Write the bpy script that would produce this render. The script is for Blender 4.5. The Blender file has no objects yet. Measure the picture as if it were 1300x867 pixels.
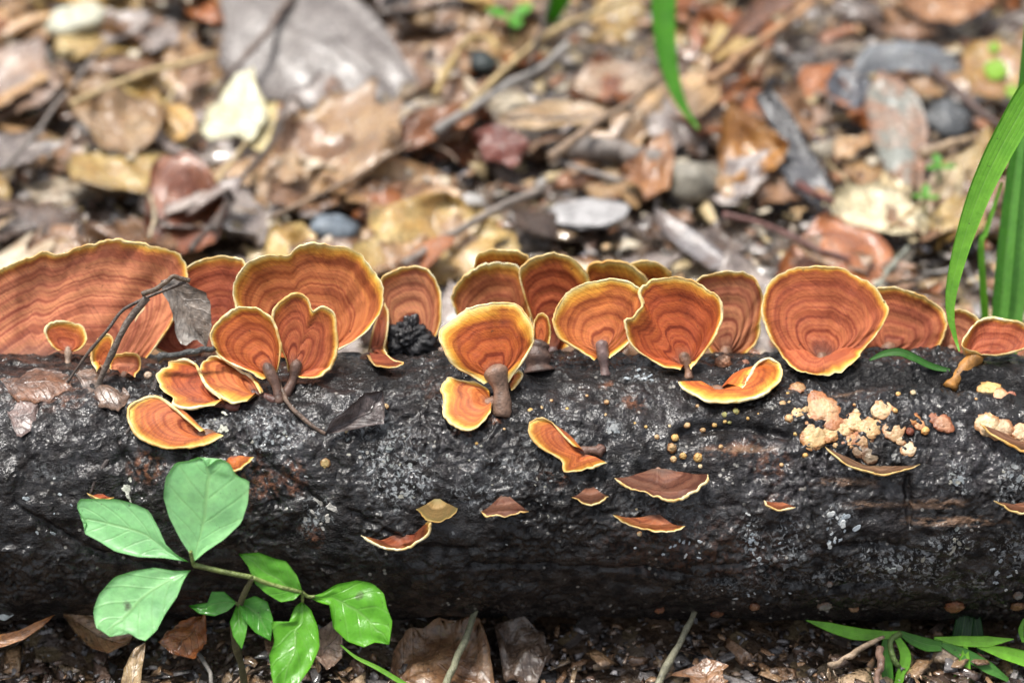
import bpy, math, random
import numpy as np
from mathutils import Vector, Matrix, Euler

# ------------------------------------------------------------------ camera
sc = bpy.context.scene
col = sc.collection
R = math.radians
W, H = 1300.0, 867.0
LOGR = 0.0485                      # log radius (m)
LOGZ = LOGR - 0.007                # a little sunk in the soil
PITCH = R(38.5)
DIST = 0.857
FPX = W / (2 * math.tan(R(12.5)))
FWD = np.array([0, math.cos(PITCH), -math.sin(PITCH)])
UP = np.array([0, math.sin(PITCH), math.cos(PITCH)])
RIGHT = np.array([1.0, 0, 0])
CAM = np.array([0, 0, LOGZ]) - DIST * FWD + (182 / FPX * DIST) * UP
cam_d = bpy.data.cameras.new('camera')
cam = bpy.data.objects.new('camera', cam_d)
col.objects.link(cam)
cam.location = CAM
cam.rotation_euler = (math.pi / 2 - PITCH, 0, 0)
cam_d.sensor_width = 36
cam_d.lens = 18 / math.tan(R(12.5))
cam_d.clip_start = 0.02
cam_d.clip_end = 400
cam_d.dof.use_dof = True
cam_d.dof.focus_distance = 0.815
cam_d.dof.aperture_fstop = 6.2
sc.camera = cam

# ------------------------------------------------------------------ world, sun, exposure
SUN_EL, SUN_AZ = R(71), R(308)     # azimuth clockwise from +y
wd = bpy.data.worlds.new('World'); sc.world = wd; wd.use_nodes = True
wn = wd.node_tree.nodes; wl = wd.node_tree.links
bg = wn['Background']
sky = wn.new('ShaderNodeTexSky'); sky.sky_type = 'NISHITA'; sky.sun_disc = False
sky.sun_elevation = SUN_EL; sky.sun_rotation = SUN_AZ
sky.air_density = 1.0; sky.dust_density = 4.0; sky.ozone_density = 1.0
hs = wn.new('ShaderNodeHueSaturation'); hs.inputs['Saturation'].default_value = 0.32   # thin overcast: whitish sky
wl.new(sky.outputs[0], hs.inputs['Color']); wl.new(hs.outputs[0], bg.inputs['Color'])
bg.inputs['Strength'].default_value = 0.068
sl = bpy.data.lights.new('sun', 'SUN'); sl.energy = 1.5; sl.angle = R(11); sl.color = (1, .96, .9)
so = bpy.data.objects.new('sun', sl); col.objects.link(so)
sd = Vector((math.sin(SUN_AZ) * math.cos(SUN_EL), math.cos(SUN_AZ) * math.cos(SUN_EL), math.sin(SUN_EL)))
so.rotation_euler = sd.to_track_quat('Z', 'Y').to_euler(); so.location = sd * 3
vs = sc.view_settings
vs.view_transform = 'Standard'; vs.look = 'None'; vs.gamma = 1; vs.exposure = 1.6
vs.use_curve_mapping = False
sc.render.engine = 'CYCLES'
sc.cycles.use_denoising = True
sc.cycles.max_bounces = 5
sc.cycles.sample_clamp_indirect = 6

rng = np.random.default_rng(7)
random.seed(7)

# ------------------------------------------------------------------ noise
def _h(i, j, k, s):
    n = (i * 374761393 + j * 668265263 + k * 2147483647 + s * 1274126177) & 0xFFFFFFFF
    n = ((n ^ (n >> 13)) * 1274126177) & 0xFFFFFFFF
    n = (n ^ (n >> 16)) & 0xFFFFFF
    return n / 8388607.5 - 1.0
def noise(p, s=0):
    p = np.asarray(p, float)
    f = np.floor(p).astype(np.int64); t = p - f; t = t * t * (3 - 2 * t)
    i, j, k = f[..., 0], f[..., 1], f[..., 2]; x, y, z = t[..., 0], t[..., 1], t[..., 2]
    def L(a, b, w): return a + (b - a) * w
    return L(L(L(_h(i, j, k, s), _h(i+1, j, k, s), x), L(_h(i, j+1, k, s), _h(i+1, j+1, k, s), x), y),
             L(L(_h(i, j, k+1, s), _h(i+1, j, k+1, s), x), L(_h(i, j+1, k+1, s), _h(i+1, j+1, k+1, s), x), y), z)
def fbm(p, oct=3, s=0):
    p = np.asarray(p, float); a, v = 1.0, 0.0
    for o in range(oct):
        v = v + a * noise(p * 2.03 ** o, s + o * 17); a *= .5
    return v

# ------------------------------------------------------------------ pixels to points
def ray(px, py):
    d = FWD * FPX + RIGHT * (px - W / 2) - UP * (py - H / 2)
    return d / np.linalg.norm(d)
def on_plane(px, py, p0, n):
    d = ray(px, py)
    return CAM + d * (np.dot(np.asarray(p0) - CAM, n) / np.dot(d, n))
def on_ground(px, py, z=0.0):
    return on_plane(px, py, (0, 0, z), np.array([0, 0, 1.0]))
def cyl(px, py, r=LOGR):
    """base cylinder hit -> (x, phi) or None"""
    d = ray(px, py)
    o = CAM - np.array([0, 0, LOGZ])
    a = d[1]**2 + d[2]**2; b = 2 * (o[1]*d[1] + o[2]*d[2]); c = o[1]**2 + o[2]**2 - r*r
    q = b*b - 4*a*c
    if q < 0: return None
    t = (-b - math.sqrt(q)) / (2*a)
    p = o + d * t
    return p[0], math.atan2(p[2], -p[1])

CARVES = [  # polyline on the photo, half-width px, depth m
    ([(1056, 488), (1100, 482), (1180, 484), (1240, 488), (1320, 494)], 17, .0045),
    ([(866, 548), (905, 541), (950, 540), (1000, 552)], 8, .0042),
    ([(293, 528), (324, 575), (358, 603), (408, 640)], 5, .0022),
    ([(300, 560), (330, 590), (350, 640)], 4, .0014),
    ([(600, 716), (700, 718), (830, 722), (930, 733), (1010, 762)], 4, .0016),
    ([(1152, 606), (1155, 668)], 3, .0018), ([(1022, 598), (1034, 664)], 3, .0013),
    ([(1030, 694), (1120, 690), (1180, 702)], 4, .0015), ([(880, 716), (960, 712), (1015, 728)], 3, .0014),
    ([(1000, 735), (1060, 748), (1130, 742)], 6, .0026), ([(430, 640), (520, 690), (640, 700)], 3, .001),
    ([(20, 640), (120, 700), (230, 720)], 4, .0014), ([(150, 560), (190, 620)], 4, .0012),
]
BUMPS = [  # swellings: px, radius px, height
    (1150, 512, 60, .002), (1000, 520, 70, .0018), (900, 562, 45, .002), (330, 545, 60, .002), (1250, 520, 50, .0018),
    (620, 560, 60, .0015), (90, 520, 70, .0012),
]
_carve = []
for pl, w, dp in CARVES:
    q = [cyl(*p) for p in pl]
    q = np.array([(a, b * LOGR) for a, b in q])
    _carve.append((q, w * .000292, dp))
_bump = []
for x, y, w, h in BUMPS:
    a, b = cyl(x, y); _bump.append((a, b * LOGR, w * .000292, h))
def seg_dist(X, S, q):
    d = np.full(X.shape, 1e9)
    for k in range(len(q) - 1):
        a, b = q[k], q[k+1]; ab = b - a
        t = np.clip(((X - a[0]) * ab[0] + (S - a[1]) * ab[1]) / max(ab @ ab, 1e-12), 0, 1)
        d = np.minimum(d, np.hypot(X - a[0] - t * ab[0], S - a[1] - t * ab[1]))
    return d
def log_r(X, PHI, fine=True):
    X = np.asarray(X, float); PHI = np.asarray(PHI, float)
    cy, cz = np.cos(PHI) * LOGR, np.sin(PHI) * LOGR
    P = np.stack([X, cy, cz], -1)
    r = LOGR + .0018 * fbm(P * 22, 2, 3)
    lg = P * np.array([28, 130, 130])
    r = r + .0004 * (.5 - np.abs(fbm(lg + .6 * noise(P * 60, 2)[..., None], 2, 5)))
    S = PHI * LOGR
    wob = .0012 * noise(P * 220, 31)
    for q, w, dp in _carve:
        d = seg_dist(X, S, q) + wob
        r = r - dp * np.exp(-np.clip(d / w, 0, 6) ** 2)
    for a, b, w, h in _bump:
        r = r + h * np.exp(-((X - a)**2 + (S - b)**2) / w**2)
    if fine:
        r = r + .0007 * fbm(P * 170, 2, 9)
        W_ = P + .0016 * np.stack([noise(P * 260, 51), noise(P * 260, 52), noise(P * 260, 53)], -1)
        patch = np.clip(.5 + .9 * noise(P * 45, 23), .15, 1.2)
        cell = 1 - np.abs(noise(W_ * 380, 12))
        r = r + patch * (.0007 * cell ** 2 + .0008 * noise(W_ * 560, 14) + .0005 * noise(W_ * 1000, 15))
        r = r + .0014 * np.clip(fbm(W_ * 120, 2, 21), -.2, .7)
    return r
def log_point(x, phi, off=0.0, fine=False):
    r = float(log_r(np.array(x), np.array(phi), fine)) + off
    return np.array([x, -r * math.cos(phi), LOGZ + r * math.sin(phi)])
def on_log(px, py):
    """camera ray against the swollen log surface; slides down when the ray passes above the log"""
    for _ in range(80):
        h = cyl(px, py, LOGR + .006)
        if h is not None: break
        py += 1
    d = ray(px, py)
    p = np.array([h[0], -(LOGR+.006) * math.cos(h[1]), LOGZ + (LOGR+.006) * math.sin(h[1])])
    for _ in range(120):
        r = math.hypot(p[1], p[2] - LOGZ); ph = math.atan2(p[2] - LOGZ, -p[1])
        g = r - float(log_r(np.array(p[0]), np.array(ph), False))
        if g < 1e-5: break
        p = p + d * max(g * .5, 1e-5)
        if p[1] > .035: break
    return p

# ------------------------------------------------------------------ mesh helpers
def mesh_obj(name, verts, faces, mat, parent=None, loc=None, attrs=None, uv=None, smooth=True, link=True):
    verts = np.asarray(verts, float)
    if loc is None: loc = np.zeros(3)
    loc = np.asarray(loc, float)
    me = bpy.data.meshes.new(name)
    if isinstance(faces, np.ndarray):
        nf, k = faces.shape
        me.vertices.add(len(verts)); me.vertices.foreach_set('co', (verts - loc).ravel())
        me.loops.add(nf * k); me.loops.foreach_set('vertex_index', faces.ravel().astype(np.int32))
        me.polygons.add(nf); me.polygons.foreach_set('loop_start', np.arange(0, nf * k, k, dtype=np.int32))
        me.update(calc_edges=True)
    else:
        me.from_pydata((verts - loc).tolist(), [], faces)
    if smooth: me.polygons.foreach_set('use_smooth', np.ones(len(me.polygons), bool))
    for k_, v_ in (attrs or {}).items():
        v_ = np.asarray(v_, float)
        if v_.ndim == 2:
            at = me.attributes.new(k_, 'FLOAT_VECTOR', 'POINT'); at.data.foreach_set('vector', v_.ravel())
        else:
            at = me.attributes.new(k_, 'FLOAT', 'POINT'); at.data.foreach_set('value', v_.ravel())
    if mat is not None: me.materials.append(mat)
    me.validate()
    o = bpy.data.objects.new(name, me)
    if link: col.objects.link(o)
    o.parent = parent
    if parent is None: o.location = loc
    return o
def grid_faces(nu, nv, wrap_u=False, base=0, flip=False):
    i = np.arange(nu if wrap_u else nu - 1)[:, None]; j = np.arange(nv - 1)[None, :]
    i2 = (i + 1) % nu
    a = i * nv + j; b = i2 * nv + j; c = i2 * nv + j + 1; d = i * nv + j + 1
    f = np.stack([a, b, c, d], -1).reshape(-1, 4) + base
    return f[:, ::-1] if flip else f
def empty(name, loc):
    o = bpy.data.objects.new(name, None); col.objects.link(o); o.location = loc
    o.empty_display_size = .01
    return o
def tag(o, label=None, cat=None, group=None, kind=None):
    if label: o['label'] = label
    if cat: o['category'] = cat
    if group: o['group'] = group
    if kind: o['kind'] = kind
    return o
def resample(pts, n, closed=False, smooth=True):
    """Catmull-Rom through pts then n points even in arc length"""
    p = np.asarray(pts, float)
    if closed: q = np.vstack([p[-1], p, p[0], p[1]])
    else: q = np.vstack([2*p[0]-p[1], p, 2*p[-1]-p[-2]])
    out = []
    for k in range(1, len(q) - 2):
        for t in np.linspace(0, 1, 10, endpoint=False):
            a, b, c, d = q[k-1], q[k], q[k+1], q[k+2]
            if smooth:
                out.append(.5 * (2*b + (c-a)*t + (2*a-5*b+4*c-d)*t*t + (3*b-a-3*c+d)*t**3))
            else: out.append(b + (c-b)*t)
    out.append(q[-2] if not closed else out[0])
    out = np.array(out)
    s = np.concatenate([[0], np.cumsum(np.linalg.norm(np.diff(out, axis=0), axis=1))])
    u = np.linspace(0, s[-1], n + 1)[:-1] if closed else np.linspace(0, s[-1], n)
    return np.stack([np.interp(u, s, out[:, k]) for k in range(out.shape[1])], -1)
def tube_data(path, rad, sides=8, closed=False, bump=0.0, seed=0, cap=True):
    path = np.asarray(path, float); n = len(path)
    rad = np.broadcast_to(np.asarray(rad, float), (n,))
    if closed: tan = np.roll(path, -1, 0) - np.roll(path, 1, 0)
    else: tan = np.gradient(path, axis=0)
    tan /= np.linalg.norm(tan, axis=1)[:, None] + 1e-12
    ref = np.array([.31, .22, .93]); nrm = np.cross(tan, ref); nrm /= np.linalg.norm(nrm, axis=1)[:, None] + 1e-9
    bi = np.cross(tan, nrm)
    a = np.linspace(0, 2*np.pi, sides, endpoint=False)
    rr = rad[:, None] * np.ones((1, sides))
    V = path[:, None] + (np.cos(a)[None, :, None] * nrm[:, None] + np.sin(a)[None, :, None] * bi[:, None]) * rr[..., None]
    if bump:
        k = fbm(V / (rad.mean() * 5.5), 2, seed)
        V = path[:, None] + (V - path[:, None]) * (1 + bump * k)[..., None]
    V = V.reshape(-1, 3)
    i = np.arange(n if closed else n - 1)[:, None]; j = np.arange(sides)[None]
    i2 = (i + 1) % n; j2 = (j + 1) % sides
    F = np.stack([i*sides+j, i*sides+j2, i2*sides+j2, i2*sides+j], -1).reshape(-1, 4)
    F = F.tolist()
    if cap and not closed:
        F.append(list(range(sides))[::-1]); F.append([(n-1)*sides + k for k in range(sides)])
    return V, F

# ------------------------------------------------------------------ materials
def new_mat(name):
    m = bpy.data.materials.new(name); m.use_nodes = True
    nt = m.node_tree; b = nt.nodes['Principled BSDF']
    return m, nt, b
class N:
    def __init__(s, nt): s.nt = nt
    def a(s, typ, **kw):
        n = s.nt.nodes.new(typ)
        for k, v in kw.items(): setattr(n, k, v)
        return n
    def l(s, a, b): s.nt.links.new(a, b)
    def math(s, op, a, b=None, clamp=False):
        n = s.a('ShaderNodeMath', operation=op); n.use_clamp = clamp
        for k, v in enumerate((a, b)):
            if v is None: continue
            if isinstance(v, (int, float)): n.inputs[k].default_value = v
            else: s.l(v, n.inputs[k])
        return n.outputs[0]
    def ramp(s, fac, stops, interp='LINEAR'):
        n = s.a('ShaderNodeValToRGB'); n.color_ramp.interpolation = interp
        e = n.color_ramp.elements
        while len(e) < len(stops): e.new(.5)
        for k, (p, c) in enumerate(stops):
            e[k].position = p; e[k].color = (*c, 1) if len(c) == 3 else c
        s.l(fac, n.inputs[0]); return n.outputs[0]
    def mix(s, fac, a, b, mode='MIX'):
        n = s.a('ShaderNodeMix', data_type='RGBA', blend_type=mode)
        for idx, v in ((0, fac), (6, a), (7, b)):
            if isinstance(v, (int, float)): n.inputs[idx].default_value = v
            elif isinstance(v, tuple): n.inputs[idx].default_value = (*v, 1)
            else: s.l(v, n.inputs[idx])
        return n.outputs[2]
    def noise(s, scale, detail=3, vec=None, rough=.55, dist=0):
        n = s.a('ShaderNodeTexNoise'); n.inputs['Scale'].default_value = scale
        n.inputs['Detail'].default_value = detail; n.inputs['Roughness'].default_value = rough
        n.inputs['Distortion'].default_value = dist
        if vec is not None: s.l(vec, n.inputs['Vector'])
        return n.outputs[0]
    def attr(s, name, typ='GEOMETRY', out='Fac'):
        n = s.a('ShaderNodeAttribute', attribute_type=typ, attribute_name=name); return n.outputs[out]
    def objc(s): return s.a('ShaderNodeTexCoord').outputs['Object']
    def worldc(s): return s.a('ShaderNodeNewGeometry').outputs['Position']
    def bump(s, h, strength, dist, b, prev=None):
        n = s.a('ShaderNodeBump'); n.inputs['Strength'].default_value = strength; n.inputs['Distance'].default_value = dist
        s.l(h, n.inputs['Height'])
        if prev is not None: s.l(prev, n.inputs['Normal'])
        if b is not None: s.l(n.outputs[0], b.inputs['Normal'])
        return n.outputs[0]
def G(v): return (v, v, v)

def make_cap_mat():
    m, nt, b = new_mat('fungus_cap'); n = N(nt)
    d = n.attr('m'); v = n.attr('v'); q = n.attr('q'); oc = n.worldc()
    mw = n.attr('margin_mm', 'OBJECT'); tone = n.attr('tone', 'OBJECT'); dark = n.attr('dark', 'OBJECT')
    warp = n.math('MULTIPLY', n.math('SUBTRACT', n.noise(90, 1, oc), .5), .45)
    warp2 = n.math('MULTIPLY', n.math('SUBTRACT', n.noise(900, 2, oc), .5), .5)
    dd = n.math('ADD', n.math('ADD', d, warp), warp2)
    mvar = n.ramp(n.noise(62, 2, oc), [(.32, G(.35)), (.68, G(1.25))])
    rel = n.math('DIVIDE', n.math('MAXIMUM', n.math('ADD', d, n.math('MULTIPLY', warp2, .9)), 0), n.math('MULTIPLY', n.math('MULTIPLY', mw, 11), mvar))
    basec = n.ramp(rel, [(0, (.90, .80, .44)), (.06, (.86, .60, .16)), (.14, (.74, .36, .045)), (.24, (.56, .19, .022)),
                         (.36, (.34, .074, .012)), (.58, (.51, .122, .021)), (1, (.45, .100, .024))])
    pink = n.mix(n.math('MULTIPLY', tone, n.math('MULTIPLY', rel, 1.6, True)), basec, (.56, .185, .095))
    comb = n.a('ShaderNodeCombineXYZ'); n.l(n.math('MULTIPLY', dd, .36), comb.inputs[0]); n.l(n.math('MULTIPLY', q, .008), comb.inputs[1])
    b1 = n.noise(1.0, 1, comb.outputs[0], .5)
    comb2 = n.a('ShaderNodeCombineXYZ'); n.l(n.math('MULTIPLY', dd, 1.9), comb2.inputs[0]); n.l(n.math('MULTIPLY', q, .05), comb2.inputs[1])
    b2 = n.noise(1.0, 3, comb2.outputs[0], .6)
    inner = n.math('MULTIPLY', n.math('SUBTRACT', rel, .06), 7, True)
    k1 = n.ramp(b1, [(.32, (.50, .36, .38)), (.46, (.90, .84, .85)), (.54, (1.10, 1.20, 1.10)), (.62, (1.0, .98, 1.0)), (.72, (.58, .42, .44))])
    c = n.mix(inner, pink, n.mix(1.0, pink, k1, 'MULTIPLY'))
    k2 = n.ramp(b2, [(.32, (.84, .78, .76)), (.5, (1, 1, 1)), (.66, (1.14, 1.12, 1.08))])
    c = n.mix(n.math('MULTIPLY', inner, .6), c, n.mix(1.0, c, k2, 'MULTIPLY'))
    comb3 = n.a('ShaderNodeCombineXYZ'); n.l(n.math('MULTIPLY', q, 1.5), comb3.inputs[0]); n.l(n.math('MULTIPLY', d, .09), comb3.inputs[1])
    st = n.noise(1.0, 3, comb3.outputs[0], .6)
    c = n.mix(.75, c, n.mix(1.0, c, n.ramp(st, [(.3, G(.66)), (.5, G(1)), (.72, (1.18, 1.18, 1.10))]), 'MULTIPLY'))
    # tan to dark red from cap to cap, blotches and stains
    hue = n.attr('hue', 'OBJECT')
    c = n.mix(n.math('MULTIPLY', n.math('MAXIMUM', hue, 0), n.math('MULTIPLY', rel, 2, True)), c, n.mix(1, c, (1.15, 1.45, 1.55), 'MULTIPLY'))
    c = n.mix(n.math('MULTIPLY', n.math('MAXIMUM', n.math('MULTIPLY', hue, -1), 0), n.math('MULTIPLY', rel, 2, True)), c, n.mix(1, c, (.74, .58, .66), 'MULTIPLY'))
    bl = n.noise(85, 4, oc, .65)
    c = n.mix(.8, c, n.mix(1, c, n.ramp(bl, [(.34, (.62, .54, .54)), (.5, (1, 1, 1)), (.68, (1.15, 1.18, 1.12))]), 'MULTIPLY'))
    # old centre: greyed mauve brown
    cen = n.math('MULTIPLY', n.ramp(v, [(.04, G(1)), (.26, G(0))]), .85)
    c = n.mix(cen, c, (.16, .085, .062))
    # bloom of pale hairs
    hz = n.noise(2600, 2, oc)
    c = n.mix(n.ramp(hz, [(.55, G(0)), (.8, G(.16))]), c, (.50, .26, .14))
    # specks
    c = n.mix(n.math('MULTIPLY', n.ramp(n.noise(520, 2, oc), [(.70, G(0)), (.76, G(1))]), .7), c, (.05, .03, .02))
    c = n.mix(n.math('MULTIPLY', dark, 1.0), c, n.mix(1.0, c, (.42, .36, .36), 'MULTIPLY'))
    green = n.attr('olive', 'OBJECT')
    c = n.mix(green, c, n.mix(.75, c, (.21, .19, .07)))
    old = n.attr('old', 'OBJECT')
    c = n.mix(n.math('MULTIPLY', old, n.math('MULTIPLY', rel, 8, True)), c, n.mix(.8, c, n.ramp(b1, [(.35, (.055, .032, .022)), (.65, (.17, .105, .07))])))
    n.l(c, b.inputs['Base Color'])
    n.l(n.ramp(b2, [(.3, G(.42)), (.7, G(.62))]), b.inputs['Roughness'])
    b.inputs['Specular IOR Level'].default_value = .22
    h = n.math('ADD', n.math('ADD', n.math('MULTIPLY', b2, .6), n.math('MULTIPLY', st, .5)), n.math('MULTIPLY', n.noise(1800, 2, oc), .5))
    n.bump(h, .5, .0005, b)
    return m
def make_pore_mat():
    m, nt, b = new_mat('fungus_underside'); n = N(nt); oc = n.worldc()
    v = n.attr('v')
    c = n.ramp(v, [(.1, (.26, .14, .055)), (.7, (.46, .28, .10)), (1, (.70, .55, .26))])
    c = n.mix(.4, c, n.mix(1, c, n.ramp(n.noise(300, 3, oc), [(.35, G(.6)), (.7, G(1.2))]), 'MULTIPLY'))
    n.l(c, b.inputs['Base Color']); b.inputs['Roughness'].default_value = .6
    n.bump(n.noise(2500, 2, oc), .3, .0003, b)
    return m
def make_margin_mat():
    m, nt, b = new_mat('fungus_margin'); n = N(nt); oc = n.worldc()
    c = n.ramp(n.noise(420, 3, oc), [(.3, (.74, .54, .20)), (.5, (.86, .76, .44)), (.75, (.92, .87, .64))])
    c = n.mix(n.ramp(n.noise(75, 2, oc), [(.42, G(0)), (.62, G(.85))]), c, n.mix(1, c, (.80, .56, .26), 'MULTIPLY'))
    amber = n.attr('amber', 'OBJECT')
    c = n.mix(amber, c, n.mix(1, c, (.82, .62, .32), 'MULTIPLY'))
    n.l(c, b.inputs['Base Color']); b.inputs['Roughness'].default_value = .55
    n.bump(n.noise(1500, 2, oc), .4, .0004, b)
    return m
def make_stem_mat():
    m, nt, b = new_mat('fungus_stem'); n = N(nt); oc = n.worldc()
    t = n.attr('tint', 'OBJECT', 'Color')
    c = n.mix(1, t, n.ramp(n.noise(260, 4, oc), [(.3, G(.45)), (.7, G(1.35))]), 'MULTIPLY')
    n.l(c, b.inputs['Base Color']); b.inputs['Roughness'].default_value = .5
    n.bump(n.noise(900, 3, oc), .6, .0006, b)
    return m
def make_bark_mat():
    m, nt, b = new_mat('wet_black_bark'); n = N(nt); oc = n.worldc()
    mp = n.a('ShaderNodeMapping'); mp.inputs['Scale'].default_value = (.35, 1, 1); n.l(oc, mp.inputs['Vector'])
    fib = n.noise(520, 4, mp.outputs[0], .65)
    gran = n.noise(1150, 3, oc, .6)
    big = n.noise(46, 4, oc, .6); mid = n.noise(170, 4, oc, .6)
    c = n.ramp(mid, [(.34, (.002, .002, .0025)), (.52, (.007, .006, .006)), (.64, (.012, .009, .0085)), (.80, (.040, .031, .028))])
    c = n.mix(n.ramp(big, [(.46, G(0)), (.70, G(.7))]), c, n.ramp(gran, [(.40, (.004, .003, .003)), (.74, (.038, .026, .021))]))
    gm = n.attr('grey'); lm = n.attr('lichen'); rm = n.attr('rust'); bm = n.attr('black'); wm = n.attr('wood')
    gfac = n.math('MULTIPLY', gm, n.ramp(n.noise(330, 4, oc), [(.34, G(0)), (.6, G(1))]))
    c = n.mix(gfac, c, n.ramp(n.noise(700, 3, oc), [(.36, (.007, .0065, .008)), (.72, (.090, .082, .088))]))
    lf = n.math('MULTIPLY', lm, n.ramp(n.noise(430, 4, oc, .65, 1.0), [(.51, G(0)), (.58, G(1))]))
    c = n.mix(lf, c, n.ramp(n.noise(1100, 3, oc), [(.3, (.14, .15, .155)), (.7, (.46, .48, .49))]))
    rf = n.math('MULTIPLY', rm, n.ramp(n.noise(380, 4, oc), [(.46, G(0)), (.60, G(1))]))
    c = n.mix(rf, c, n.ramp(n.noise(800, 3, oc), [(.3, (.06, .022, .012)), (.7, (.27, .115, .06))]))
    wf = n.math('MULTIPLY', wm, n.ramp(fib, [(.4, G(0)), (.55, G(1))]))
    c = n.mix(wf, c, (.26, .155, .095))
    # pinpoint pale specks
    vz = n.a('ShaderNodeTexVoronoi'); vz.inputs['Scale'].default_value = 260; n.l(oc, vz.inputs['Vector'])
    sp = n.math('MULTIPLY', n.ramp(vz.outputs['Distance'], [(.12, G(1)), (.2, G(0))]), n.ramp(n.noise(95, 2, oc), [(.52, G(0)), (.62, G(1))]))
    c = n.mix(n.math('MULTIPLY', sp, .8), c, (.42, .40, .36))
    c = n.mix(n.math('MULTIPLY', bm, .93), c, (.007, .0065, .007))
    n.l(c, b.inputs['Base Color'])
    wet = n.noise(75, 3, oc)
    rr = n.ramp(wet, [(.38, G(.30)), (.64, G(.60))])
    rr = n.mix(n.math('MAXIMUM', lf, rf), rr, G(.7))
    n.l(rr, b.inputs['Roughness'])
    b.inputs['Specular IOR Level'].default_value = .2
    n1 = n.bump(n.math('ADD', fib, n.math('MULTIPLY', lf, .3)), .8, .0016, None)
    n.bump(gran, .8, .0008, b, n1)
    film = n.bump(n.noise(1050, 2, oc), .9, .00055, None)
    n.l(film, b.inputs['Coat Normal'])
    n.l(n.math('MULTIPLY', n.ramp(n.noise(210, 3, oc), [(.40, G(.05)), (.56, G(1))]), n.math('SUBTRACT', 1, n.math('MULTIPLY', bm, .85))), b.inputs['Coat Weight'])
    b.inputs['Coat Roughness'].default_value = .045
    return m
def make_leaf_mat(name, green=False, wet=.35):
    """UV-like attributes: lu -1..1 across the blade, lv 0..1 along it"""
    m, nt, b = new_mat(name); n = N(nt); oc = n.objc(); wc = n.worldc()
    t = n.attr('tint', 'OBJECT', 'Color'); t2 = n.attr('tint_b', 'OBJECT', 'Color')
    lu = n.attr('lu'); lv = n.attr('lv')
    au = n.math('ABSOLUTE', lu)
    # side veins run forward from the midrib
    ph = n.math('SUBTRACT', n.math('MULTIPLY', lv, 9 if not green else 6), n.math('MULTIPLY', au, 2.2 if not green else 1.6))
    fr = n.math('ABSOLUTE', n.math('SUBTRACT', n.math('FRACT', ph), .5))
    vein = n.ramp(fr, [(.40, G(0)), (.49, G(1))])
    mid = n.ramp(au, [(.02, G(1)), (.07, G(0))])
    if green:   # grass: veins run along the blade
        gr = n.attr('grass', 'OBJECT')
        f2 = n.math('ABSOLUTE', n.math('SUBTRACT', n.math('FRACT', n.math('MULTIPLY', lu, 3.5)), .5))
        vein = n.mix(gr, vein, n.ramp(f2, [(.30, G(0)), (.5, G(.8))]))
    vm = n.math('MAXIMUM', n.math('MULTIPLY', vein, .55), mid)
    big = n.noise(70, 4, wc, .65, .6); fine = n.noise(480, 4, wc, .65)
    c = n.mix(n.ramp(big, [(.40, G(0)), (.60, G(1))]), t, t2)
    if green:
        c = n.mix(.5, c, n.mix(1, c, n.ramp(fine, [(.3, G(.78)), (.7, G(1.15))]), 'MULTIPLY'))
        c = n.mix(n.math('MULTIPLY', vm, .30), c, (.30, .48, .16))
    else:
        c = n.mix(.9, c, n.mix(1, c, n.ramp(fine, [(.28, G(.35)), (.52, G(1)), (.75, G(1.5))]), 'MULTIPLY'))
        c = n.mix(n.math('MULTIPLY', vm, .45), c, n.mix(1, c, (.45, .42, .40), 'MULTIPLY'))
        dirt = n.noise(190, 4, wc, .7)
        c = n.mix(n.ramp(dirt, [(.60, G(0)), (.70, G(.85))]), c, (.025, .017, .012))
        # pale fungal film on wet leaves
        c = n.mix(n.ramp(n.noise(120, 4, wc, .7), [(.60, G(0)), (.75, G(.35))]), c, (.44, .38, .32))
    sp = n.attr('spots', 'OBJECT')
    vz = n.a('ShaderNodeTexVoronoi'); vz.inputs['Scale'].default_value = 85; n.l(oc, vz.inputs['Vector'])
    sf = n.math('MULTIPLY', n.ramp(n.math('ADD', vz.outputs['Distance'], n.math('MULTIPLY', fine, .18)), [(.20, G(1)), (.27, G(0))]), sp)
    sf = n.math('MULTIPLY', sf, n.ramp(n.noise(40, 1, oc), [(.40, G(0)), (.43, G(1))]))
    c = n.mix(n.math('MULTIPLY', sf, .85), c, (.10, .07, .06))
    if green:   # splashed soil specks and dulled blotches
        c = n.mix(n.ramp(n.noise(750, 2, wc), [(.71, G(0)), (.76, G(.8))]), c, (.07, .05, .03))
        c = n.mix(n.ramp(n.noise(140, 3, wc), [(.45, G(0)), (.7, G(.45))]), c, n.mix(1, c, (.72, .78, .8), 'MULTIPLY'))
    n.l(c, b.inputs['Base Color'])
    gl = n.attr('gloss', 'OBJECT')
    rr = n.noise(110, 3, wc)
    base = n.math('SUBTRACT', n.ramp(rr, [(.35, G(.22)), (.65, G(.52))]), n.math('MULTIPLY', gl, .2))
    n.l(base, b.inputs['Roughness'])
    b.inputs['Specular IOR Level'].default_value = .5
    if green:
        b.inputs['Transmission Weight'].default_value = 0
    hh = n.math('ADD', n.math('MULTIPLY', vm, -.8 if green else .8), n.math('MULTIPLY', fine, .7))
    n.bump(hh, .28 if green else .5, .0009, b)
    if not green:
        film = n.bump(n.noise(480, 3, wc, .6), .8, .0020, None)
        n.l(film, b.inputs['Coat Normal']); b.inputs['Coat Roughness'].default_value = .09
        n.l(n.math('MULTIPLY', n.ramp(n.noise(60, 2, wc), [(.38, G(.1)), (.6, G(1))]), n.math('ADD', gl, .25), True), b.inputs['Coat Weight'])
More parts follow.
